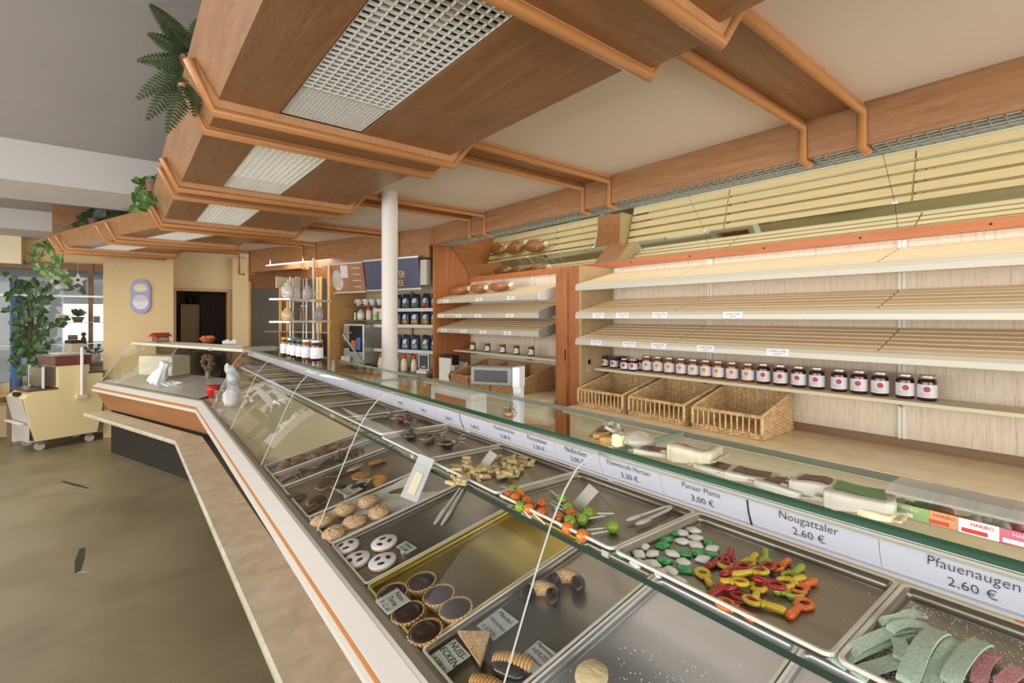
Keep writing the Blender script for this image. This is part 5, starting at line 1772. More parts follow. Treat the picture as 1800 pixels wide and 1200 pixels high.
# coffee machine
cm = thing('coffee_machine', 'silver coffee machine with black front and orange blue display beside the column', 'coffee machine', W2M(2.66, 1.17, 1.0, 4) @ T(0, 0, .0))
b = MB(); b.box(-.16, .22, -.16, .16, .06, .52); b.build('housing', mat('machine_silver', '#b9bab8', .3, .6), cm, bevel=.008)
b = MB(); b.box(-.165, -.16, -.135, .06, .20, .50); b.build('black_front', mat('machine_black', '#15161c', .12), cm)
b = MB()
for k in range(6):
    b.box(-.168, -.165, -.04, .03, .225 + .018 * k, .238 + .018 * k)
b.build('orange_bars', mat('machine_orange', '#e07a2e', .4), cm)
b = MB(); b.box(-.168, -.165, -.115, -.05, .22, .36); b.build('blue_panel', mat('machine_blue', '#3f66a0', .4), cm)
b = MB(); b.box(-.168, -.165, .02, .05, .41, .43); b.build('red_light', M_REDC, cm)
b = MB(); b.box(-.166, -.16, .065, .15, .24, .50); b.build('chrome_panel', M_CHROME, cm)
b = MB(); b.box(-.008, .008, -.012, .012, -.22, .22, M=T(-.168, .0, .24) @ RX(-44)); b.build('slanted_bar', mat('machine_silver', '#b9bab8', .3, .6), cm)
b = MB(); b.box(-.24, -.16, -.12, .15, .05, .075); b.build('drip_tray', M_STEEL, cm, bevel=.003)
for y in (.05, .11):
    b = MB(); b.lathe([(.03, 0), (.036, .07), (.038, .072)], 16, M=T(-.20, y, .076)); b.build('beaker', M_WHITE, cm)
for y in (-.13, .13):
    for x in (-.13, .19):
        b = MB(); b.lathe([(.02, 0), (.02, .06)], 10, M=T(x, y, 0)); b.build('foot', M_BLACK, cm)
# cups and bottles on the small glass shelves
for k, (z, lb) in enumerate(((1.735, 'upper small glass shelf with cups over the coffee machine'), (1.565, 'lower small glass shelf with bottles over the coffee machine'))):
    b = MB(); b.box(2.6, 2.95, .90, 1.44, z - .01, z, M=W2); tag(b.build('glass_shelf', mat('niche_shelf', '#6e6a5e', .2)), lb, 'shelf', 'niche shelves')
M_PORC = mat('porcelain', '#dcd8d2', .2, coat=.3)
cp0 = None
for k, a in enumerate((.96, 1.08, 1.19, 1.32)):
    Mx = W2M(2.72, a, 1.736, 60 * k)
    lb = 'white porcelain cup on the upper niche shelf, %s from the column' % NTH[k]
    if cp0 is None:
        cp0 = thing('coffee_cup', lb, 'cup', Mx, 'cups over the coffee machine')
        b = MB(); b.lathe([(.022, 0), (.030, .02), (.046, .06), (.048, .078), (.044, .076), (.03, .03), (.001, .01)], 20); b.build('bowl', M_PORC, cp0)
        b = MB(); b.tube([(.042, 0, .06), (.066, 0, .058), (.066, 0, .03), (.034, 0, .024)], .005, 7); b.build('handle', M_PORC, cp0)
    else:
        dup(cp0, Mx, lb)
for k, (a, cc, lb) in enumerate(((.93, 'r', 'red lidded flask on the lower niche shelf beside the column'), (1.03, 'g', 'green labelled flask between the two red lids'), (1.14, 'r', 'red lidded flask on the lower niche shelf, beside the glass jar'))):
    t = thing('syrup_flask', lb, 'bottle', W2M(2.72, a, 1.566), 'flasks over the coffee machine')
    b = MB(); b.lathe([(.034, 0), (.036, .004), (.036, .10), (.03, .115)], 18); b.build('flask', mat('flask_body', '#d9d0b4', .3), t)
    b = MB(); b.lathe([(.034, .112), (.034, .15), (.028, .158), (.001, .158)], 18); b.build('lid', M_REDC if cc == 'r' else mat('grey_lid', '#8a908c', .4), t)
    b = MB(); b.lathe([(.0365, .02), (.0365, .07)], 18); b.build('label', mat('flask_label_' + cc, '#d5cfc0' if cc == 'r' else '#9dbb5a', .5), t)
t = thing('sugar_jar', 'round white lidded sugar jar on the lower niche shelf', 'jar', W2M(2.70, 1.26, 1.566))
b = MB(); b.lathe([(.03, 0), (.045, .02), (.045, .08), (.03, .1)], 18); b.build('jar', M_PORC, t)
b = MB(); b.lathe([(.032, .1), (.02, .115), (.006, .12), (.008, .13), (.001, .132)], 18); b.build('lid', M_PORC, t)
t = thing('salt_shaker', 'slim pale shaker standing beside the sugar jar', 'shaker', W2M(2.70, 1.36, 1.566))
b = MB(); b.lathe([(.018, 0), (.014, .07), (.012, .09), (.001, .1)], 14); b.build('body', M_CREAM, t)
b = MB(); b.lathe([(.014, .085), (.014, .1), (.001, .108)], 14); b.build('cap', M_CHROME, t)

# teapot tower
TW = T(1.40, 5.03, 0) @ RZ(38.8)      # local x across the view, y away
tw = thing('display_tower', 'white tiered shelf tower with slender poles carrying the teapots', 'display tower', TW)
for x, y, r_ in ((-.19, 0, .007), (-.08, .05, .005), (0, -.04, .007), (.075, .05, .005), (.17, 0, .012), (.295, .03, .005)):
    b = MB(); b.tube([(x, y, .0), (x, y, 2.2 if x == .17 else 1.98)], r_, 8); b.build('pole', M_WHITE, tw)
b = MB(); b.lathe([(.03, 0), (.03, .035), (.018, .045)], 14, M=T(.17, 0, 1.82)); b.build('collar', M_WHITE, tw)
for z in (1.775, 1.565):
    for x0, x1 in ((-.33, -.03), (.05, .34)):
        b = MB(); b.box(x0, x1, -.10, .12, z - .02, z); b.build('shelf_plate', mat('tower_plate', '#efeadf', .3), tw, bevel=.004)
M_TEAP = mat('white_teapot', '#d9d3ca', .2, coat=.3)
M_TEAPC = mat('cream_teapot', '#d8c39a', .25, coat=.3)


def teapot(label, M, s, m, tall=1.0, flip=1):
    t = thing('teapot', label, 'teapot', M, 'teapots on the tower')
    b = MB(); b.lathe([(r * s, z * s * tall) for r, z in ((.035, 0), (.05, .01), (.062, .045), (.055, .09), (.038, .12), (.034, .125))], 22); b.build('body', m, t)
    b = MB(); b.lathe([(r * s, z * s * tall) for r, z in ((.036, .125), (.03, .138), (.01, .146), (.006, .155), (.010, .163), (.001, .17))], 18); b.build('lid', m, t)
    b = MB(); b.tube([(flip * x * s, 0, z * s * tall) for x, z in ((.05, .03), (.078, .06), (.088, .10), (.1, .118))], [.014 * s, .011 * s, .008 * s, .007 * s], 8); b.build('spout', m, t)
    b = MB(); b.tube([(-flip * x * s, 0, z * s * tall) for x, z in ((.045, .105), (.08, .11), (.095, .08), (.085, .045), (.055, .03))], .006 * s, 7); b.build('handle', m, t)


teapot('large white teapot on the top tier, beside the left pole'.replace('left pole', 'outermost pole'), TW @ T(-.22, 0, 1.776), 0.98, M_TEAP, 1.05)
teapot('cream teapot on the lower tier below the large white one', TW @ T(-.23, 0, 1.566), .86, M_TEAPC, .95)
teapot('tall white coffee pot on the top tier near the thick pole', TW @ T(.10, .02, 1.776), .78, M_TEAP, 1.25)
teapot('grey white coffee pot on the lower tier by the thin end pole', TW @ T(.265, 0, 1.566), .72, mat('grey_pot', '#bdb9b4', .25), 1.35)
t = thing('milk_jug', 'small white milk jug between the two pots on the top tier', 'jug', TW @ T(-.085, 0, 1.776))
b = MB(); b.lathe([(.02, 0), (.034, .02), (.03, .06), (.022, .085), (.026, .095)], 16); b.build('body', M_TEAP, t)
b = MB(); b.tube([(.028, 0, .075), (.048, 0, .065), (.03, 0, .03)], .004, 6); b.build('handle', M_TEAP, t)
for k, x in enumerate((.06, .085, .125, .15)):
    t = thing('slim_bottle', 'slim glass bottle on the lower tower tier, %s in the row behind the thick pole' % NTH[k], 'bottle', TW @ T(x, .06, 1.566), 'slim bottles')
    b = MB(); b.lathe([(.012, 0), (.012, .09), (.006, .115), (.006, .14)], 10); b.build('bottle', mat('amber_glass', '#7a5a34', .15), t)
    b = MB(); b.lathe([(.008, .14), (.008, .152), (.001, .152)], 10); b.build('cap', M_CARD, t)
t = thing('card_strip', 'long beige card held across the top of the teapot tower', 'sign', TW @ T(-.02, .13, 1.93))
b = MB(); b.box(-.20, .10, -.003, .003, -.055, .055); b.build('card', M_CREAM, t)
b = MB(); b.box(.08, .15, -.01, .0, -.065, .075); b.build('end_card', mat('end_card', '#e2d3ae', .6), t)
t = thing('chrome_rail', 'thin bright rail hanging under the fascia behind the teapots', 'rail', T(P(468, 467, X=1.42)))
b = MB(); q0 = P(468, 467, X=1.42); q1 = P(540, 460, X=1.75); b.tube([(0, 0, 0), q1 - q0], .01, 8); b.build('tube', M_WHITE, t)
for f in (.1, .9):
    b = MB(); b.tube([(q1 - q0) * f, (q1 - q0) * f + Vector((0, 0, .07))], .005, 6); b.build('hanger', M_WHITE, t)

# ================================================================== far wall, doorway, entrance side
# clock on the pier
M_LAV = mat('lavender_enamel', '#9c9ac0', .4)
p = P(247, 521, Y=8.4)
ck = thing('wall_clock', 'lavender double-lobed wall clock on the beige pier', 'clock', T(p.x, 8.396, p.z))
def lobes(s):
    pts = []
    for k in range(40):
        a = 2 * math.pi * k / 40
        x, z = math.cos(a), math.sin(a)
        wd = .125 * (1 - .16 * math.exp(-(z / .35) ** 2))
        pts.append((x * abs(x) ** -.25 * wd * s if abs(x) > 1e-6 else 0, z * .235 * s))
    return pts
b = MB(); b.prism(lobes(1.0), -.02, 0); b.build('body', M_LAV, ck)
b = MB(); b.prism([(x * .93, z * .96) for x, z in lobes(1.0)], -.022, -.02); b.build('inner_plate', mat('lavender_light', '#a9a8d0', .4), ck)
b = MB(); b.prism([(.078 * math.cos(k * .2618), .055 * math.sin(k * .2618) + .115) for k in range(24)], -.026, -.022); o = b.build('oval_badge', mat('badge_cream', '#e8d9a8', .4), ck)
b = MB(); b.box(-.055, .055, -.028, -.026, .095, .112); b.build('badge_lettering', M_PAPER, o)
b = MB(); b.prism([(.085 * math.cos(math.pi + k * math.pi / 16), .1 * math.sin(math.pi + k * math.pi / 16) - .075) for k in range(17)], -.026, -.022); o = b.build('white_dial', M_PAPER, ck)
b = MB(); b.box(-.09, .09, -.029, -.026, -.085, -.068); b.build('dial_band', M_PAPER, o)
b = MB(); b.prism([(.085 * math.cos(k * math.pi / 16), .09 * math.sin(k * math.pi / 16) - .068) for k in range(17)], -.025, -.022); b.build('dial_arc', mat('dial_arc', '#cfd2d6', .4), ck)

# doorway: frame, back room
for x0, x1, z0, z1 in ((.63, .66, 0, 2.05), (1.34, 1.37, 0, 2.05), (.63, 1.37, 2.0, 2.05)):
    pass
b = MB()
for x0, x1, z0, z1 in ((.625, .66, 0, 2.04), (1.34, 1.375, 0, 2.04), (.66, 1.34, 2.0, 2.04)):
    b.box(x0, x1, 8.97, 9.13, z0, z1)
struct(b.build('door_1', mat('door_frame', '#c09a72', .5)))
b = MB(); b.box(.3, 2.6, 11.2, 11.3, 0, 2.9); b.box(.3, .36, 9.12, 11.2, 0, 2.9); b.box(2.5, 2.6, 9.12, 11.2, 0, 2.9); b.box(.3, 2.6, 9.12, 11.3, 2.6, 2.7)
struct(b.build('wall_storeroom', mat('store_wall', '#8a7a5c', .9)))
t = thing('storage_cupboard', 'tall beige brown cupboard standing in the back room doorway', 'cupboard', T(.955, 10.2, 0) @ S(.62, 1, .96))
b = MB(); b.box(-.23, .22, 0, .45, 0, 1.9); b.build('body', mat('store_cupboard', '#a78d5f', .5), t, bevel=.004)
b = MB(); b.box(-.225, -.005, -.02, 0, .06, 1.86); o = b.build('door', mat('store_cupboard2', '#b0966a', .5), t)
q = MB(); q.ball((-.03, -.03, 1.3), .02, 8, 6); q.build('knob', M_CHROME, o)
b = MB(); b.box(.0, .215, -.02, 0, .06, 1.86); b.build('door', mat('store_cupboard2', '#b0966a', .5), t)
t = thing('dark_pot_plant', 'dark leafy plant on top of the back room cupboard', 'plant', T(.97, 10.35, 1.825))
b = MB()
for k in range(26):
    a, e = R.uniform(0, 6.28), R.uniform(.1, 1.2)
    d = Vector((math.cos(a) * math.cos(e), math.sin(a) * math.cos(e), math.sin(e))) * R.uniform(.1, .24)
    b.add([(0, 0, .05), tuple(d * .6 + Vector((.02, 0, .05))), tuple(d + Vector((0, 0, .05))), tuple(d * .6 + Vector((-.02, .01, .05)))], [(0, 1, 2, 3)])
b.build('leaves', mat('dark_leaf', '#2c3a22', .5), t)
b = MB(); b.lathe([(.06, 0), (.08, .1)], 14); b.build('pot', M_BLACK, t)
b = MB()
for k in range(60):
    x = 1.075 + k * .0085
    b.tube([(x, 9.9 + .01 * math.sin(k * 2.3), 2.35), (x + .004 * math.sin(k), 9.9, 1.2), (x, 9.9 + .012 * math.cos(k), .02)], .0058, 5)
tag(b.build('bead_curtain', mat('bead_brown', '#33211a', .5, noise=.7, nscale=60)), 'dark brown bead curtain hanging behind the doorway', 'curtain', kind='stuff')
t = thing('curtain_rail', 'dark rail holding the bead curtain in the back room', 'rail', T(1.33, 9.9, 2.36))
b = MB(); b.tube([(-.30, 0, 0), (.30, 0, 0)], .015, 8); b.build('tube', M_BLACK, t)
for x in (-.29, .29):
    b = MB(); b.box(x - .01, x + .01, -.01, .01, 0, .24); b.build('hanger', M_BLACK, t)

# wooden chamfer pieces by the doorway
b = MB(); b.box(1.40, 1.62, 8.9, 9.0, 0, 2.55); struct(b.build('trim_8', mat('pale_post', '#d9bc8c', .7)))

# ---- entrance window
M_POST = mat('brown_post', '#8a5f45', .5)
wf = []
b = MB()
for x0, x1 in ((-1.36, -1.27), (-.36, -.31)):
    b.box(x0, x1, 9.22, 9.30, .70, 2.36)
b.box(-1.36, -.14, 9.24, 9.30, 2.26, 2.36)
struct(b.build('window_1', M_POST))
b = MB(); b.box(-1.3, -.14, 9.33, 9.335, .72, 2.30); struct(b.build('window_1_glass', M_GLASS))
b = MB(); b.box(-5, 3, 16, 16.2, -.1, 1.0); b.box(-2.6, -1.0, 14.5, 14.8, -.1, 3.2, 1); b.box(-.2, .35, 15, 15.2, -.1, 2.6, 0)
struct(b.build('exterior_houses', [mat('street_grey', '#d3d5d6', .8), mat('street_white', '#eceef0', .8)]))
b = MB(); b.box(-6, 4, 9.5, 16, -.05, -.02); struct(b.build('exterior_pavement', mat('pavement', '#c9c9c6', .9)))
b = MB(); b.box(-6, 2, 9.7, 15, 2.34, 2.42); b.box(-6, 2, 14.8, 15, 1.9, 2.34); struct(b.build('exterior_porch_roof', mat('porch_grey', '#9b9c9c', .8)))
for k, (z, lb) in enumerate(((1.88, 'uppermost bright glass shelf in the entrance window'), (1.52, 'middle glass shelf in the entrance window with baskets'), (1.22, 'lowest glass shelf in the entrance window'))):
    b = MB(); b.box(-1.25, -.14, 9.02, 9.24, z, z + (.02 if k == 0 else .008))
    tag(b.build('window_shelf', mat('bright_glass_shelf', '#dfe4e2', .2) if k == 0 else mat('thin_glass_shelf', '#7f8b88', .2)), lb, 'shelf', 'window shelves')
p = P(137, 492, Y=9.0)
st = thing('hanging_star', 'pale star ornament hanging in the entrance window', 'ornament', T(p.x, 9.0, p.z))
b = MB()
pts = [((.105 if k % 2 == 0 else .045) * math.cos(math.pi / 2 + k * math.pi / 5), (.105 if k % 2 == 0 else .045) * math.sin(math.pi / 2 + k * math.pi / 5)) for k in range(10)]
b.prism(pts, -.01, .01); b.build('star', mat('star_grey', '#c9cac6', .5), st)
b = MB(); b.lathe([(.018, -.012), (.018, .012)], 12, M=RX(90)); b.build('hole', M_DARK, st)
b = MB(); b.tube([(0, 0, .1), (0, 0, 2.66 - p.z)], .002, 5); b.build('thread', M_CARD, st)
p = P(101, 500, Y=8.95)
st = thing('glass_bell_lamp', 'bell shaped glass pendant hanging in the entrance window', 'lamp', T(p.x, 8.95, p.z))
b = MB(); b.lathe([(.03, .11), (.06, .08), (.10, 0), (.11, -.05), (.105, -.05), (.09, 0), (.05, .07), (.02, .10)], 20); b.build('bell', mat('frosted_bell', '#cfd3d2', .2), st)
b = MB(); b.tube([(0, 0, .1), (0, 0, 2.66 - p.z)], .003, 5); b.build('cord', M_CARD, st)
b = MB(); b.ball((0, 0, -.02), (.05, .05, .03), 12, 8); b.build('bulb', mat('bulb_white', '#ffffff', .3, emit='#ffffff', estr=1.5), st)
for k, (u, v, nm, lb, c, s) in enumerate(((137, 548, 'flower_pot', 'small flower pot with dark leaves on the middle window shelf', '#8a6038', .075), (128, 590, 'wooden_box', 'dark slatted wooden box low on the window shelf', '#4d3826', .10), (147, 590, 'small_figure', 'small dark standing figure beside the slatted box', '#3a3630', .08), (110, 575, 'paper_packet', 'pale paper packet in the entrance window', '#e6dcb8', .09), (170, 560, 'dark_tin', 'small dark tin close to the pier in the window', '#4a4a44', .07))):
    p = P(u, v, Y=9.13)
    zz = 1.528 if p.z > 1.35 else 1.228
    t = thing(nm, lb, nm.split('_')[1], T(p.x, 9.13, zz))
    if nm == 'flower_pot':
        b = MB(); b.lathe([(s * .6, 0), (s, s)], 14); b.build('pot', mat('pot_' + c[1:], c, .6), t)
        b = MB()
        for q in range(22):
            a, e = R.uniform(0, 6.28), R.uniform(.2, 1.3)
            d = Vector((math.cos(a) * math.cos(e), math.sin(a) * math.cos(e), math.sin(e))) * .13
            b.add([(0, 0, s), tuple(d * .6 + Vector((.02, 0, s))), tuple(d + Vector((0, 0, s))), tuple(d * .6 + Vector((-.02, .01, s)))], [(0, 1, 2, 3)])
        b.build('leaves', mat('pot_leaf', '#3c5030', .5), t)
    elif nm == 'small_figure':
        b = MB(); b.lathe([(.035, 0), (.03, .06), (.018, .1)], 12); b.build('body', mat('f_' + c[1:], c, .6), t)
        b = MB(); b.ball((0, 0, .13), .03, 12, 8); b.build('head', mat('f_' + c[1:], c, .6), t)
    else:
        b = MB(); b.box(-s / 2, s / 2, -.03, .03, 0, s * 1.2); b.build('body', mat('f_' + c[1:], c, .6), t, bevel=.004)
        b = MB()
        for q in range(3):
            b.box(-s * .45, s * .45, -.034, -.03, s * (.2 + .35 * q), s * (.32 + .35 * q))
        b.build('slats', mat('f2_' + c[1:], '#b09a78', .6), t)

# side counter beside the slicer
t = thing('side_counter', 'cream side counter with dark top next to the entrance window', 'counter', T(-.32, 9.0, 0))
b = MB(); b.box(-.35, .13, -.14, .24, 0, .92); b.build('body', M_CREAM, t, bevel=.004)
b = MB(); b.box(-.37, .135, -.17, .26, .92, .97); b.build('top', mat('dark_top', '#7d776a', .35), t, bevel=.003)
t = thing('teal_bottle', 'teal plastic bottle on the side counter by the window', 'bottle', T(P(153, 652, Y=8.95).x, 8.95, .97))
b = MB(); b.lathe([(.045, 0), (.045, .10), (.02, .14), (.02, .17)], 14); b.build('bottle', mat('teal_plastic', '#5f9a8c', .35), t)
b = MB(); b.lathe([(.024, .17), (.024, .2), (.001, .2)], 12); b.build('cap', M_WHITE, t)
t = thing('white_dish', 'white round dish on a foot beside the pier', 'dish', T(P(173, 640, Y=9.02).x, 9.02, .97))
b = MB(); b.lathe([(.03, 0), (.02, .12), (.08, .16), (.085, .165), (.001, .15)], 18); b.build('dish', M_PORC, t)
b = MB(); b.lathe([(.06, 0), (.05, .02)], 18); b.build('foot', M_PORC, t)
t = thing('flower_vase', 'small vase of dark flowers on the side counter', 'vase', T(P(165, 650, Y=8.9).x, 8.9, .97))
b = MB(); b.lathe([(.03, 0), (.04, .05), (.02, .12)], 14); b.build('vase', M_CARD, t)
b = MB()
for q in range(14):
    a, e = R.uniform(0, 6.28), R.uniform(.5, 1.4)
    d = Vector((math.cos(a) * math.cos(e), math.sin(a) * math.cos(e), math.sin(e))) * .14
    b.tube([(0, 0, .11), tuple(d + Vector((0, 0, .11)))], .003, 4); b.ball(tuple(d + Vector((0, 0, .11))), .018, 6, 4)
b.build('flowers', mat('dark_flower', '#4c4440', .6), t)

# ---- bread slicer on castors
SM = frame((-.83, 8.02, 0), (.93, .37, 0), (-.37, .93, 0), (0, 0, 1))
sl = thing('bread_slicer', 'cream bread slicing machine on castors with dark red hood', 'bread slicer', SM)
M_SLC = mat('slicer_cream', '#e2cf9c', .45)
M_SLG = mat('slicer_grey', '#c9c4bc', .45)
M_SLR = mat('slicer_dark_red', '#6d3c33', .35)
W_ = .52
b = MB()
# side outline (x along, z up): low front, tall back
b.prism([(.05, .12), (.64, .12), (.70, .45), (.70, .88), (.56, .88), (.56, 1.02), (.25, 1.02), (.25, .72), (.02, .72), (-.06, .64), (.0, .30)], 0, W_)
b.build('body', M_SLC, sl, bevel=.004)
b = MB(); b.prism([(-.068, .64), (.0, .31), (-.004, .14), (.045, .125), (.045, .12), (-.012, .12), (-.012, .31), (-.075, .64)], .01, W_ - .01); b.build('front_panel', M_SLG, sl)
b = MB(); b.box(-.09, -.05, .02, W_ - .02, .34, .355); b.build('ledge_rail', M_WHITE, sl)
b = MB(); b.box(.22, .58, -.01, W_ + .01, 1.0, 1.115); o = b.build('hood', M_SLR, sl, bevel=.004)
b = MB(); b.box(.20, .6, -.015, W_ + .015, 1.115, 1.13); b.build('hood_top', mat('slicer_top', '#8d8a80', .3, .4), o)
b = MB(); b.box(-.03, .25, -.005, W_ + .005, .72, .74); b.build('feed_table', mat('feed_table', '#5e4434', .35), sl)
b = MB(); b.box(.12, .245, .06, W_ - .06, .76, .985); b.build('dark_opening', mat('slicer_opening', '#6d665c', .25, .4), sl)
for y in (.04, W_ - .05):
    b = MB(); b.box(.12, .14, y, y + .02, .74, 1.0); b.build('guide_post', M_WHITE, sl)
b = MB(); b.box(-.068, -.03, .18, .32, .655, .70, M=RY(0)); b.build('control_panel', M_BLACK, sl)
b = MB(); b.box(.54, .72, .0, W_, .88, .905); b.build('rear_table', mat('feed_table', '#5e4434', .35), sl)
for x in (.10, .58):
    for y in (.06, W_ - .06):
        b = MB(); b.lathe([(.045, -.016), (.048, -.01), (.048, .01), (.045, .016)], 16, M=T(x, y, .048) @ RX(90)); o = b.build('castor', mat('castor_grey', '#b9b7b2', .4), sl)
        q = MB(); q.box(x - .02, x + .02, y - .024, y + .024, .07, .125); q.build('bracket', M_BRK, o)
b = MB(); b.tube([(.47, -.04, .62), (.47, -.04, 1.22)], .018, 10); b.build('handle_post', M_WHITE, sl)
b = MB(); b.box(.42, .52, -.05, .0, .58, .63); b.build('handle_mount', M_SLC, sl)
for k, (x, y, lb) in enumerate(((.35, .2, 'pale flat bread board lying on the slicer hood'),)):
    t = thing('bread_board', lb, 'board', SM @ T(x, y, 1.131))
    b = MB(); b.box(-.08, .14, -.12, .15, 0, .02); b.build('board', mat('board_pale', '#d5cdb0', .5), t, bevel=.003)
t = thing('beige_carton', 'small beige carton on the slicer hood beside the white post', 'box', SM @ T(.50, .28, 1.131))
b = MB(); b.box(-.06, .06, -.1, .1, 0, .13); b.build('carton', mat('carton_beige', '#b5a88c', .6), t)
b = MB(); b.box(-.062, .062, -.102, .102, .13, .17); b.build('lid', M_DARK, t)
# low brown table at the frame edge
t = thing('low_table', 'low brown table with clutter at the frame edge behind the slicer', 'table', T(-1.30, 8.75, 0))
b = MB(); b.box(-.3, .26, -.25, .25, .52, .56); b.build('top', mat('table_brown', '#7a5a3e', .5), t)
for x in (-.27, .21):
    for y in (-.22, .2):
        b = MB(); b.box(x, x + .04, y, y + .04, 0, .52); b.build('leg', mat('table_brown', '#7a5a3e', .5), t)
t = thing('wicker_tray', 'round brown wicker tray on the low table', 'tray', T(-1.2, 8.7, .56))
b = MB(); b.lathe([(.14, 0), (.19, .06), (.20, .065), (.18, .06), (.13, .01)], 24); b.build('tray', M_WICKD, t)
t = thing('dark_jug', 'dark rounded jug on the low table at the frame edge', 'jug', T(-1.42, 8.78, .56))
b = MB(); b.lathe([(.05, 0), (.09, .06), (.08, .14), (.04, .18)], 18); b.build('body', mat('dark_glaze', '#3c3f44', .25), t)
b = MB(); b.tube([(.07, 0, .15), (.12, 0, .12), (.08, 0, .05)], .01, 6); b.build('handle', mat('dark_glaze', '#3c3f44', .25), t)

# ================================================================== plants
M_FERN = mat('fern_green', '#3d4c2c', .5, noise=.35, nscale=20)
M_IVY = mat('ivy_green', '#5b7c3a', .45, noise=.35, nscale=25)
M_POTH = mat('pothos_green', '#3d5a30', .45, noise=.35, nscale=20)
M_STEM = mat('plant_stem', '#5c5a34', .6)
M_POT = mat('plant_pot', '#6b4a34', .6)


def Pd(u, v, d):
    l = (u - CU) / FPX
    return Vector(((SN + l * CS) * d, (CS - l * SN) * d, EYE - (v - CV) / FPX * d))


def fern(label, base, tips, d, dark=False, lw=.05):
    t = thing('fern', label, 'plant', T(base))
    m = M_FERN
    b = MB(); b.lathe([(.06, -.08), (.075, .02)], 16); b.build('pot', M_POT, t)
    for (u, v, dd) in tips:
        tip = Pd(u, v, d + dd) - base
        b = MB()
        L = tip.length
        lift = Vector((0, 0, .10 * L + .02))
        c1 = tip * .45 + lift
        n = max(12, int(L / .013))
        pts = []
        for k in range(n + 1):
            f = k / n
            pts.append(c1 * (2 * f * (1 - f)) + tip * f * f)
        b.tube(pts, [.0022 * (1 - .6 * k / n) for k in range(n + 1)], 5)
        for k in range(1, n):
            f = k / n
            tg = (pts[k + 1] - pts[k - 1]).normalized()
            # leaflets spread towards the viewer's plane so the frond reads broad
            eye = (Vector((0, 0, EYE)) - base - pts[k]).normalized()
            up = (eye * .8 + Vector((0, 0, .6))).normalized()
            sd = tg.cross(up).normalized()
            ln = lw * math.sin(math.pi * min(1, f * .88 + .12)) ** .7 * (1 - .3 * f)
            for s in (-1, 1):
                o = pts[k]
                e = o + (sd * s + tg * .35 + Vector((0, 0, -.15))) * ln
                w = tg * .0085
                mid = (o + e) / 2 + up * .003
                b.add([o - w * .6, mid - w, e, mid + w, o + w * .6], [(0, 1, 2), (0, 2, 3), (0, 3, 4)], 1)
        b.build('frond', [M_STEM, m], t)
    return t


base = Pd(352, 118, 2.02)
fern('large dark green fern spilling over the near canopy corner', base, [(262, 6, .0), (296, 50, -.1), (350, 32, .05), (378, 44, .05), (238, 107, -.05), (258, 58, -.05), (238, 176, -.08), (256, 214, -.1), (292, 238, -.12), (342, 208, -.16), (318, 180, -.15), (296, 150, -.1), (376, 78, .0), (322, 92, -.08), (275, 20, -.04), (272, 120, -.12), (276, 165, -.12), (330, 60, .0), (345, 190, -.18), (360, 60, .02)], 2.02, lw=.062)
base = Pd(168, 388, 5.7)
fern('dark fern at the bend of the canopy above the trailing ivy', base, [(132, 381, 0), (120, 398, .05), (150, 425, -.1), (138, 402, -.05), (160, 366, .1), (190, 372, .05), (215, 377, .05), (205, 388, 0), (178, 400, -.05), (145, 372, .1), (165, 410, -.1), (185, 365, 0), (150, 385, 0)], 5.7, lw=.085)


def leaf(mb, c, d, nrm, s, m=1):
    """heart shaped leaf"""
    d = d.normalized()
    sd = nrm.cross(d).normalized()
    up = d.cross(sd)
    pr = [(0, 0), (-.12, .28), (.05, .46), (.35, .45), (.7, .24), (1.0, 0)]
    vs = [c + d * (x * s) + sd * (y * s) + up * (abs(y) * .25 * s) for x, y in pr] + [c + d * (x * s) - sd * (y * s) + up * (abs(y) * .25 * s) for x, y in pr[1:-1]]
    mb.add(vs, [(0, 1, 2, 3, 4, 5), (0, 5, 9, 8, 7, 6)], m)


def vine(name, label, base, chains, d, s, m, pot=True, jit=.05, per=1):
    t = thing(name, label, 'plant', T(base))
    if pot:
        b = MB(); b.lathe([(.05, -.09), (.065, .0)], 14); b.build('pot', M_POT, t)
    for ch in chains:
        pts = [Vector((0, 0, .0))] + [Pd(u, v, d + dd) - base for u, v, dd in ch]
        sm = pts
        for _ in range(2):
            n = [sm[0]]
            for a, c in zip(sm[:-1], sm[1:]):
                n += [a * .75 + c * .25, a * .25 + c * .75]
            sm = n + [sm[-1]]
        b = MB(); b.tube(sm, .004 * s / .06, 5, 0)
        for p_ in pts[1:]:
            for q in range(per):
                eye = (Vector((0, 0, EYE)) - base - p_).normalized()
                nr = (eye + Vector((R.uniform(-.5, .5), R.uniform(-.5, .5), R.uniform(-.2, .6)))).normalized()
                dr = Vector((R.uniform(-1, 1), R.uniform(-.4, .4), -R.uniform(.2, 1.0)))
                dr = dr - nr * dr.dot(nr)
                off = Vector((R.uniform(-jit, jit), R.uniform(-jit, jit), R.uniform(-jit, jit)))
                leaf(b, p_ + off * (q > 0) - dr.normalized() * s * .4, dr, nr, s * R.uniform(.8, 1.15))
        b.build('trailing_stem', [M_STEM, m], t)
    return t


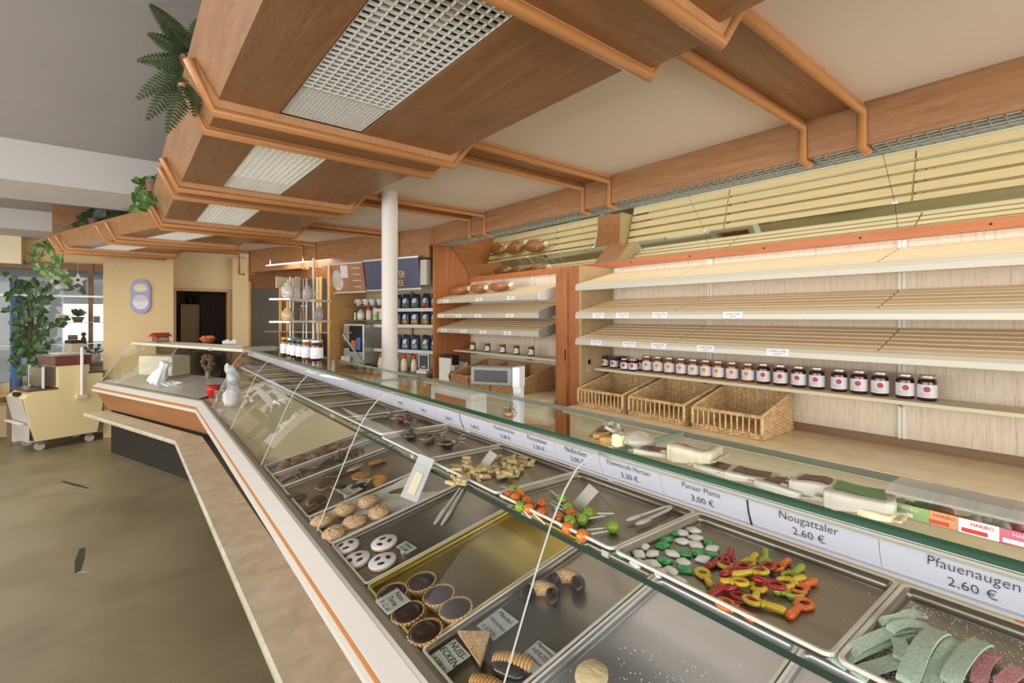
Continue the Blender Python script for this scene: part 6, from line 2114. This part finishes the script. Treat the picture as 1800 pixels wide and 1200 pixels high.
base = Pd(272, 318, 3.75)
vine('ivy_plant', 'small trailing ivy hanging from the canopy by the pale beam', base, [[(262, 316, 0), (250, 322, 0), (243, 335, 0), (238, 345, 0)], [(262, 326, 0), (255, 340, 0), (247, 353, -.02), (243, 362, -.02), (252, 368, -.02)], [(270, 330, 0), (268, 345, 0), (262, 355, -.02), (258, 364, -.02)], [(278, 330, 0), (282, 342, 0), (280, 353, 0), (284, 345, 0)], [(258, 330, 0), (250, 345, .02), (240, 352, .02)], [(275, 322, 0), (280, 332, 0), (285, 338, 0)]], 3.75, .062, M_IVY, jit=.04, per=2)
base = Pd(130, 398, 5.75)
vine('trailing_ivy', 'long ivy trailing from the canopy end past the window top', base, [[(118, 400, 0), (108, 408, 0), (98, 416, 0), (88, 424, 0), (76, 431, 0), (63, 433, 0), (58, 446, 0), (55, 458, 0), (66, 468, 0)], [(112, 405, 0), (100, 420, 0), (88, 441, 0), (97, 435, 0), (103, 452, 0), (96, 465, 0)], [(92, 430, 0), (98, 455, 0), (82, 470, 0), (80, 480, 0), (100, 478, 0)], [(105, 460, 0), (112, 478, 0), (116, 490, 0), (122, 497, 0)], [(84, 428, 0), (70, 450, 0), (68, 470, 0), (90, 485, 0)]], 5.75, .092, M_IVY, jit=.06, per=1)
base = Vector((-.93, 9.0, 1.0))
D0 = base.x * SN + base.y * CS
ch = []
for x0 in range(22, 84, 11):
    ch.append([(x0 + R.uniform(-9, 9), v + R.uniform(-5, 5), R.uniform(-.25, .05)) for v in range(498, 660, 14)])
ch.append([(80, 560, 0), (92, 572, 0), (104, 566, 0), (112, 570, 0)])
ch.append([(70, 600, 0), (78, 585, 0), (84, 612, 0), (90, 602, 0)])
vine('climbing_pothos', 'large dark climbing pothos standing in front of the entrance window', base, ch, D0, .085, M_POTH, False, .08, 2)
t = thing('planter', 'white square planter of the climbing pothos', 'planter', T(base.x, base.y, 0))
b = MB(); b.box(-.16, .16, -.14, .14, 0, .30); b.build('box', M_WHITE, t, bevel=.006)
b = MB(); b.lathe([(.03, .3), (.025, 1.95)], 10); b.build('moss_pole', mat('moss_pole', '#5a4630', .9), t)
b = MB(); b.box(-.15, .15, -.13, .13, .27, .29); b.build('soil', M_DARK, t)
b = MB(); b.tube([(-1.08, 9.15, 0), (-1.08, 9.15, 2.1)], .06, 12); tag(b.build('blue_banner_pole', mat('blue_fabric', '#3d5c86', .6)), 'blue rolled banner standing behind the climbing pothos', 'banner')
b = MB(); b.box(-1.62, -1.36, 9.1, 9.29, .5, 2.3); tag(b.build('poster_panel', mat('pale_poster', '#d8d0a8', .6)), 'pale poster panel beside the window post at the frame edge', 'panel')

# ================================================================== on and in the far wing
def c2(b_, a, z, spin=0):
    return C2 @ T(b_, a, z) @ RZ(spin)


t = thing('toy_house', 'toy wooden stall with glossy red roof on the far wing', 'toy', C2 @ T(.96, 2.02, Z2 + .0305) @ RZ(12))
b = MB(); b.box(-.085, .085, -.06, .06, 0, .012); b.build('base', mat('toy_base', '#8a8b80', .5), t)
b = MB(); b.box(-.07, .07, -.045, .045, .012, .075); b.box(-.05, .05, -.048, -.045, .02, .055, 1); b.build('stall', [mat('toy_wood', '#7a5d48', .6, noise=.4, nscale=60), mat('toy_goods', '#b0a08c', .6, noise=.6, nscale=90)], t)
b = MB(); b.prism([(-.07, .07), (.07, .07), (.0, .115)], -.1, .1, M=RZ(90)); b.build('roof', mat('toy_red', '#b52320', .15, coat=.6), t)
p = P(365, 602, z=Z2 + .03)
t = thing('small_basket', 'small woven basket of orange red fruit on the far wing', 'basket', T(p))
b = MB(); b.lathe([(.05, 0), (.085, .05), (.09, .055), (.08, .05), (.05, .008)], 22, wob=lambda a, j: 1 + .03 * math.cos(12 * a)); b.build('basket', mat('reed_brown', '#b07444', .6, noise=.4, nscale=60), t)
for k, (x, y) in enumerate(((-.04, 0), (.0, .02), (.04, -.01), (.015, -.03))):
    b = MB(); b.ball((x, y, .055), .03, 12, 8); b.build('fruit', mat('fruit_red', '#d4553c', .35), t)
for k, (u, lb) in enumerate(((391, 'clear plastic cup lying by the counter corner'), (403, 'second clear plastic cup lying by the counter corner'))):
    p = P(u, 607, z=Z2 + .03)
    b = MB(); b.lathe([(.02, 0), (.03, .06), (.031, .062), (.028, .06), (.018, .004)], 14, M=RY(80)); tag(b.build('plastic_cup', mat('clear_cup', '#cfd6d8', .15), None, T(p.x, p.y, p.z + .028)), lb, 'cup')
b = MB(); b.box(-.02, .02, -.001, .001, 0, .025); tag(b.build('white_tag', M_PAPER, None, T(P(370, 616, z=Z2 + .004)) @ RZ(20)), 'blank white tag on the front of the far wing top board', 'tag')
# inside
t = thing('reflection_box', 'boxy beige stand-in for a reflection, dark on one side, inside the far glass wing', 'reflection', c2(.80, 1.62, .945, 20))  # box added in place of a reflection on the glass
b = MB(); b.box(-.10, .15, -.26, .2, 0, .22); b.build('body', mat('reflection_beige', '#c9c1a8', .5), t, bevel=.02)
b = MB(); b.box(-.06, .12, .2, .206, .02, .2); b.build('dark_side', mat('reflection_side', '#4c4a50', .4), t)
t = thing('paper_cone', 'crumpled white paper cone lying inside the far glass wing', 'paper', c2(.60, 1.22, .87, 40))
b = MB(); b.lathe([(.075, .0), (.085, .03), (.06, .10), (.035, .18), (.05, .24)], 44, M=T(0, 0, .03) @ RX(24), wob=lambda a, j: 1 + .16 * math.sin(7 * a + j * 1.3) + .07 * math.sin(13 * a - j)); b.build('paper', M_PAPER, t)
b = MB(); b.surf(lambda u, v: (-.06 + .12 * v, -.26 + .24 * u, .02 + .018 * math.sin(9 * u + 4 * v) + .012 * math.sin(17 * v)), 14, 10, smooth=False); b.build('loose_sheet', M_PAPER, t, solid=.0015)
t = thing('dried_wreath', 'dark round wreath ornament behind the far glass wing', 'wreath', c2(.98, .95, 1.10))
b = MB()
for k in range(60):
    a = k * .4; r_ = .085 + .02 * math.sin(k * 1.7)
    b.ball((R.uniform(-.02, .02), r_ * math.cos(a), r_ * .8 * math.sin(a)), (.018, .02, .02), 6, 5)
b.build('wreath', mat('dried_flowers', '#6a4f3c', .8, noise=.6, nscale=40), t)
b = MB(); b.box(-.01, .01, -.03, .03, -.17, -.07); b.build('stand', M_BRK, t)
t = thing('round_plate', 'small pale round plate standing inside the far glass wing', 'plate', c2(.99, .55, 1.06))
b = MB(); b.lathe([(.001, 0), (.05, .004), (.055, .01)], 20, M=RY(-90)); b.build('plate', M_PORC, t)
b = MB(); b.box(-.01, .02, -.02, .02, -.13, -.04); b.build('stand', M_BRK, t)
t = thing('glass_jar', 'bluish clear jar behind the red bowl at the counter corner', 'jar', c2(.83, .14, .90))
b = MB(); b.lathe([(.05, 0), (.06, .02), (.06, .16), (.045, .18), (.045, .2)], 18); b.build('jar', mat('bluish_jar', '#aebcc4', .1, coat=.5), t)
b = MB(); b.lathe([(.05, .2), (.05, .23), (.001, .23)], 18); b.build('lid', mat('jar_lid_blue', '#8fa0ac', .3), t)
t = thing('red_bowl', 'bright red plastic bowl at the counter corner', 'bowl', c2(.62, .10, .852))
b = MB(); b.lathe([(.035, 0), (.055, .06), (.062, .105), (.058, .105), (.05, .06), (.001, .01)], 20); b.build('bowl', mat('bright_red', '#c9241c', .3), t)
b = MB(); b.lathe([(.062, .098), (.066, .102), (.062, .107)], 20); b.build('rim', mat('bright_red', '#c9241c', .3), t)

# ================================================================== floor marks
for u, v, L, w, sp, lb in ((131, 851, .30, .035, 0, 'dark worn tape strip on the floor, nearer the slicer'), (140, 987, .26, .03, 0, 'dark worn L-shaped tape strip on the floor near the ledge')):
    p = P(u, v, z=0)
    if u == 131:
        e0, e1 = P(108, 846, z=0), P(156, 858, z=0)
    else:
        e0, e1 = P(142, 964, z=0), P(136, 1006, z=0)
    d = (e1 - e0); L = d.length; d.normalize()
    t = tag(bpy.data.objects.new('floor_tape', None), lb.replace('nearer', 'close to'), 'floor tape', 'floor tape strips'); COL.objects.link(t); t.location = e0
    b = MB(); n = Vector((-d.y, d.x, 0))
    w = .016 if u == 131 else .022
    pts = [e0 - e0 + n * w, d * L * .5 + n * w * 1.15, d * L + n * w * .5, d * L - n * w * .6, d * L * .5 - n * w, -n * w * .3]
    b.slab([(q.x, q.y) for q in pts], .0005, .002); b.build('strip', mat('worn_tape', '#2c2a26', .6), t)
    if u == 140:
        f0, f1 = P(136, 1006, z=0) - e0, P(160, 1004, z=0) - e0
        b = MB(); dd = (f1 - f0).normalized(); n2 = Vector((-dd.y, dd.x, 0)) * .008
        pts = [f0 + n2, f1, f0 - n2]
        b.slab([(q.x, q.y) for q in pts], .0005, .002); b.build('pale_torn_end', mat('torn_tape', '#b3ac98', .7), t)
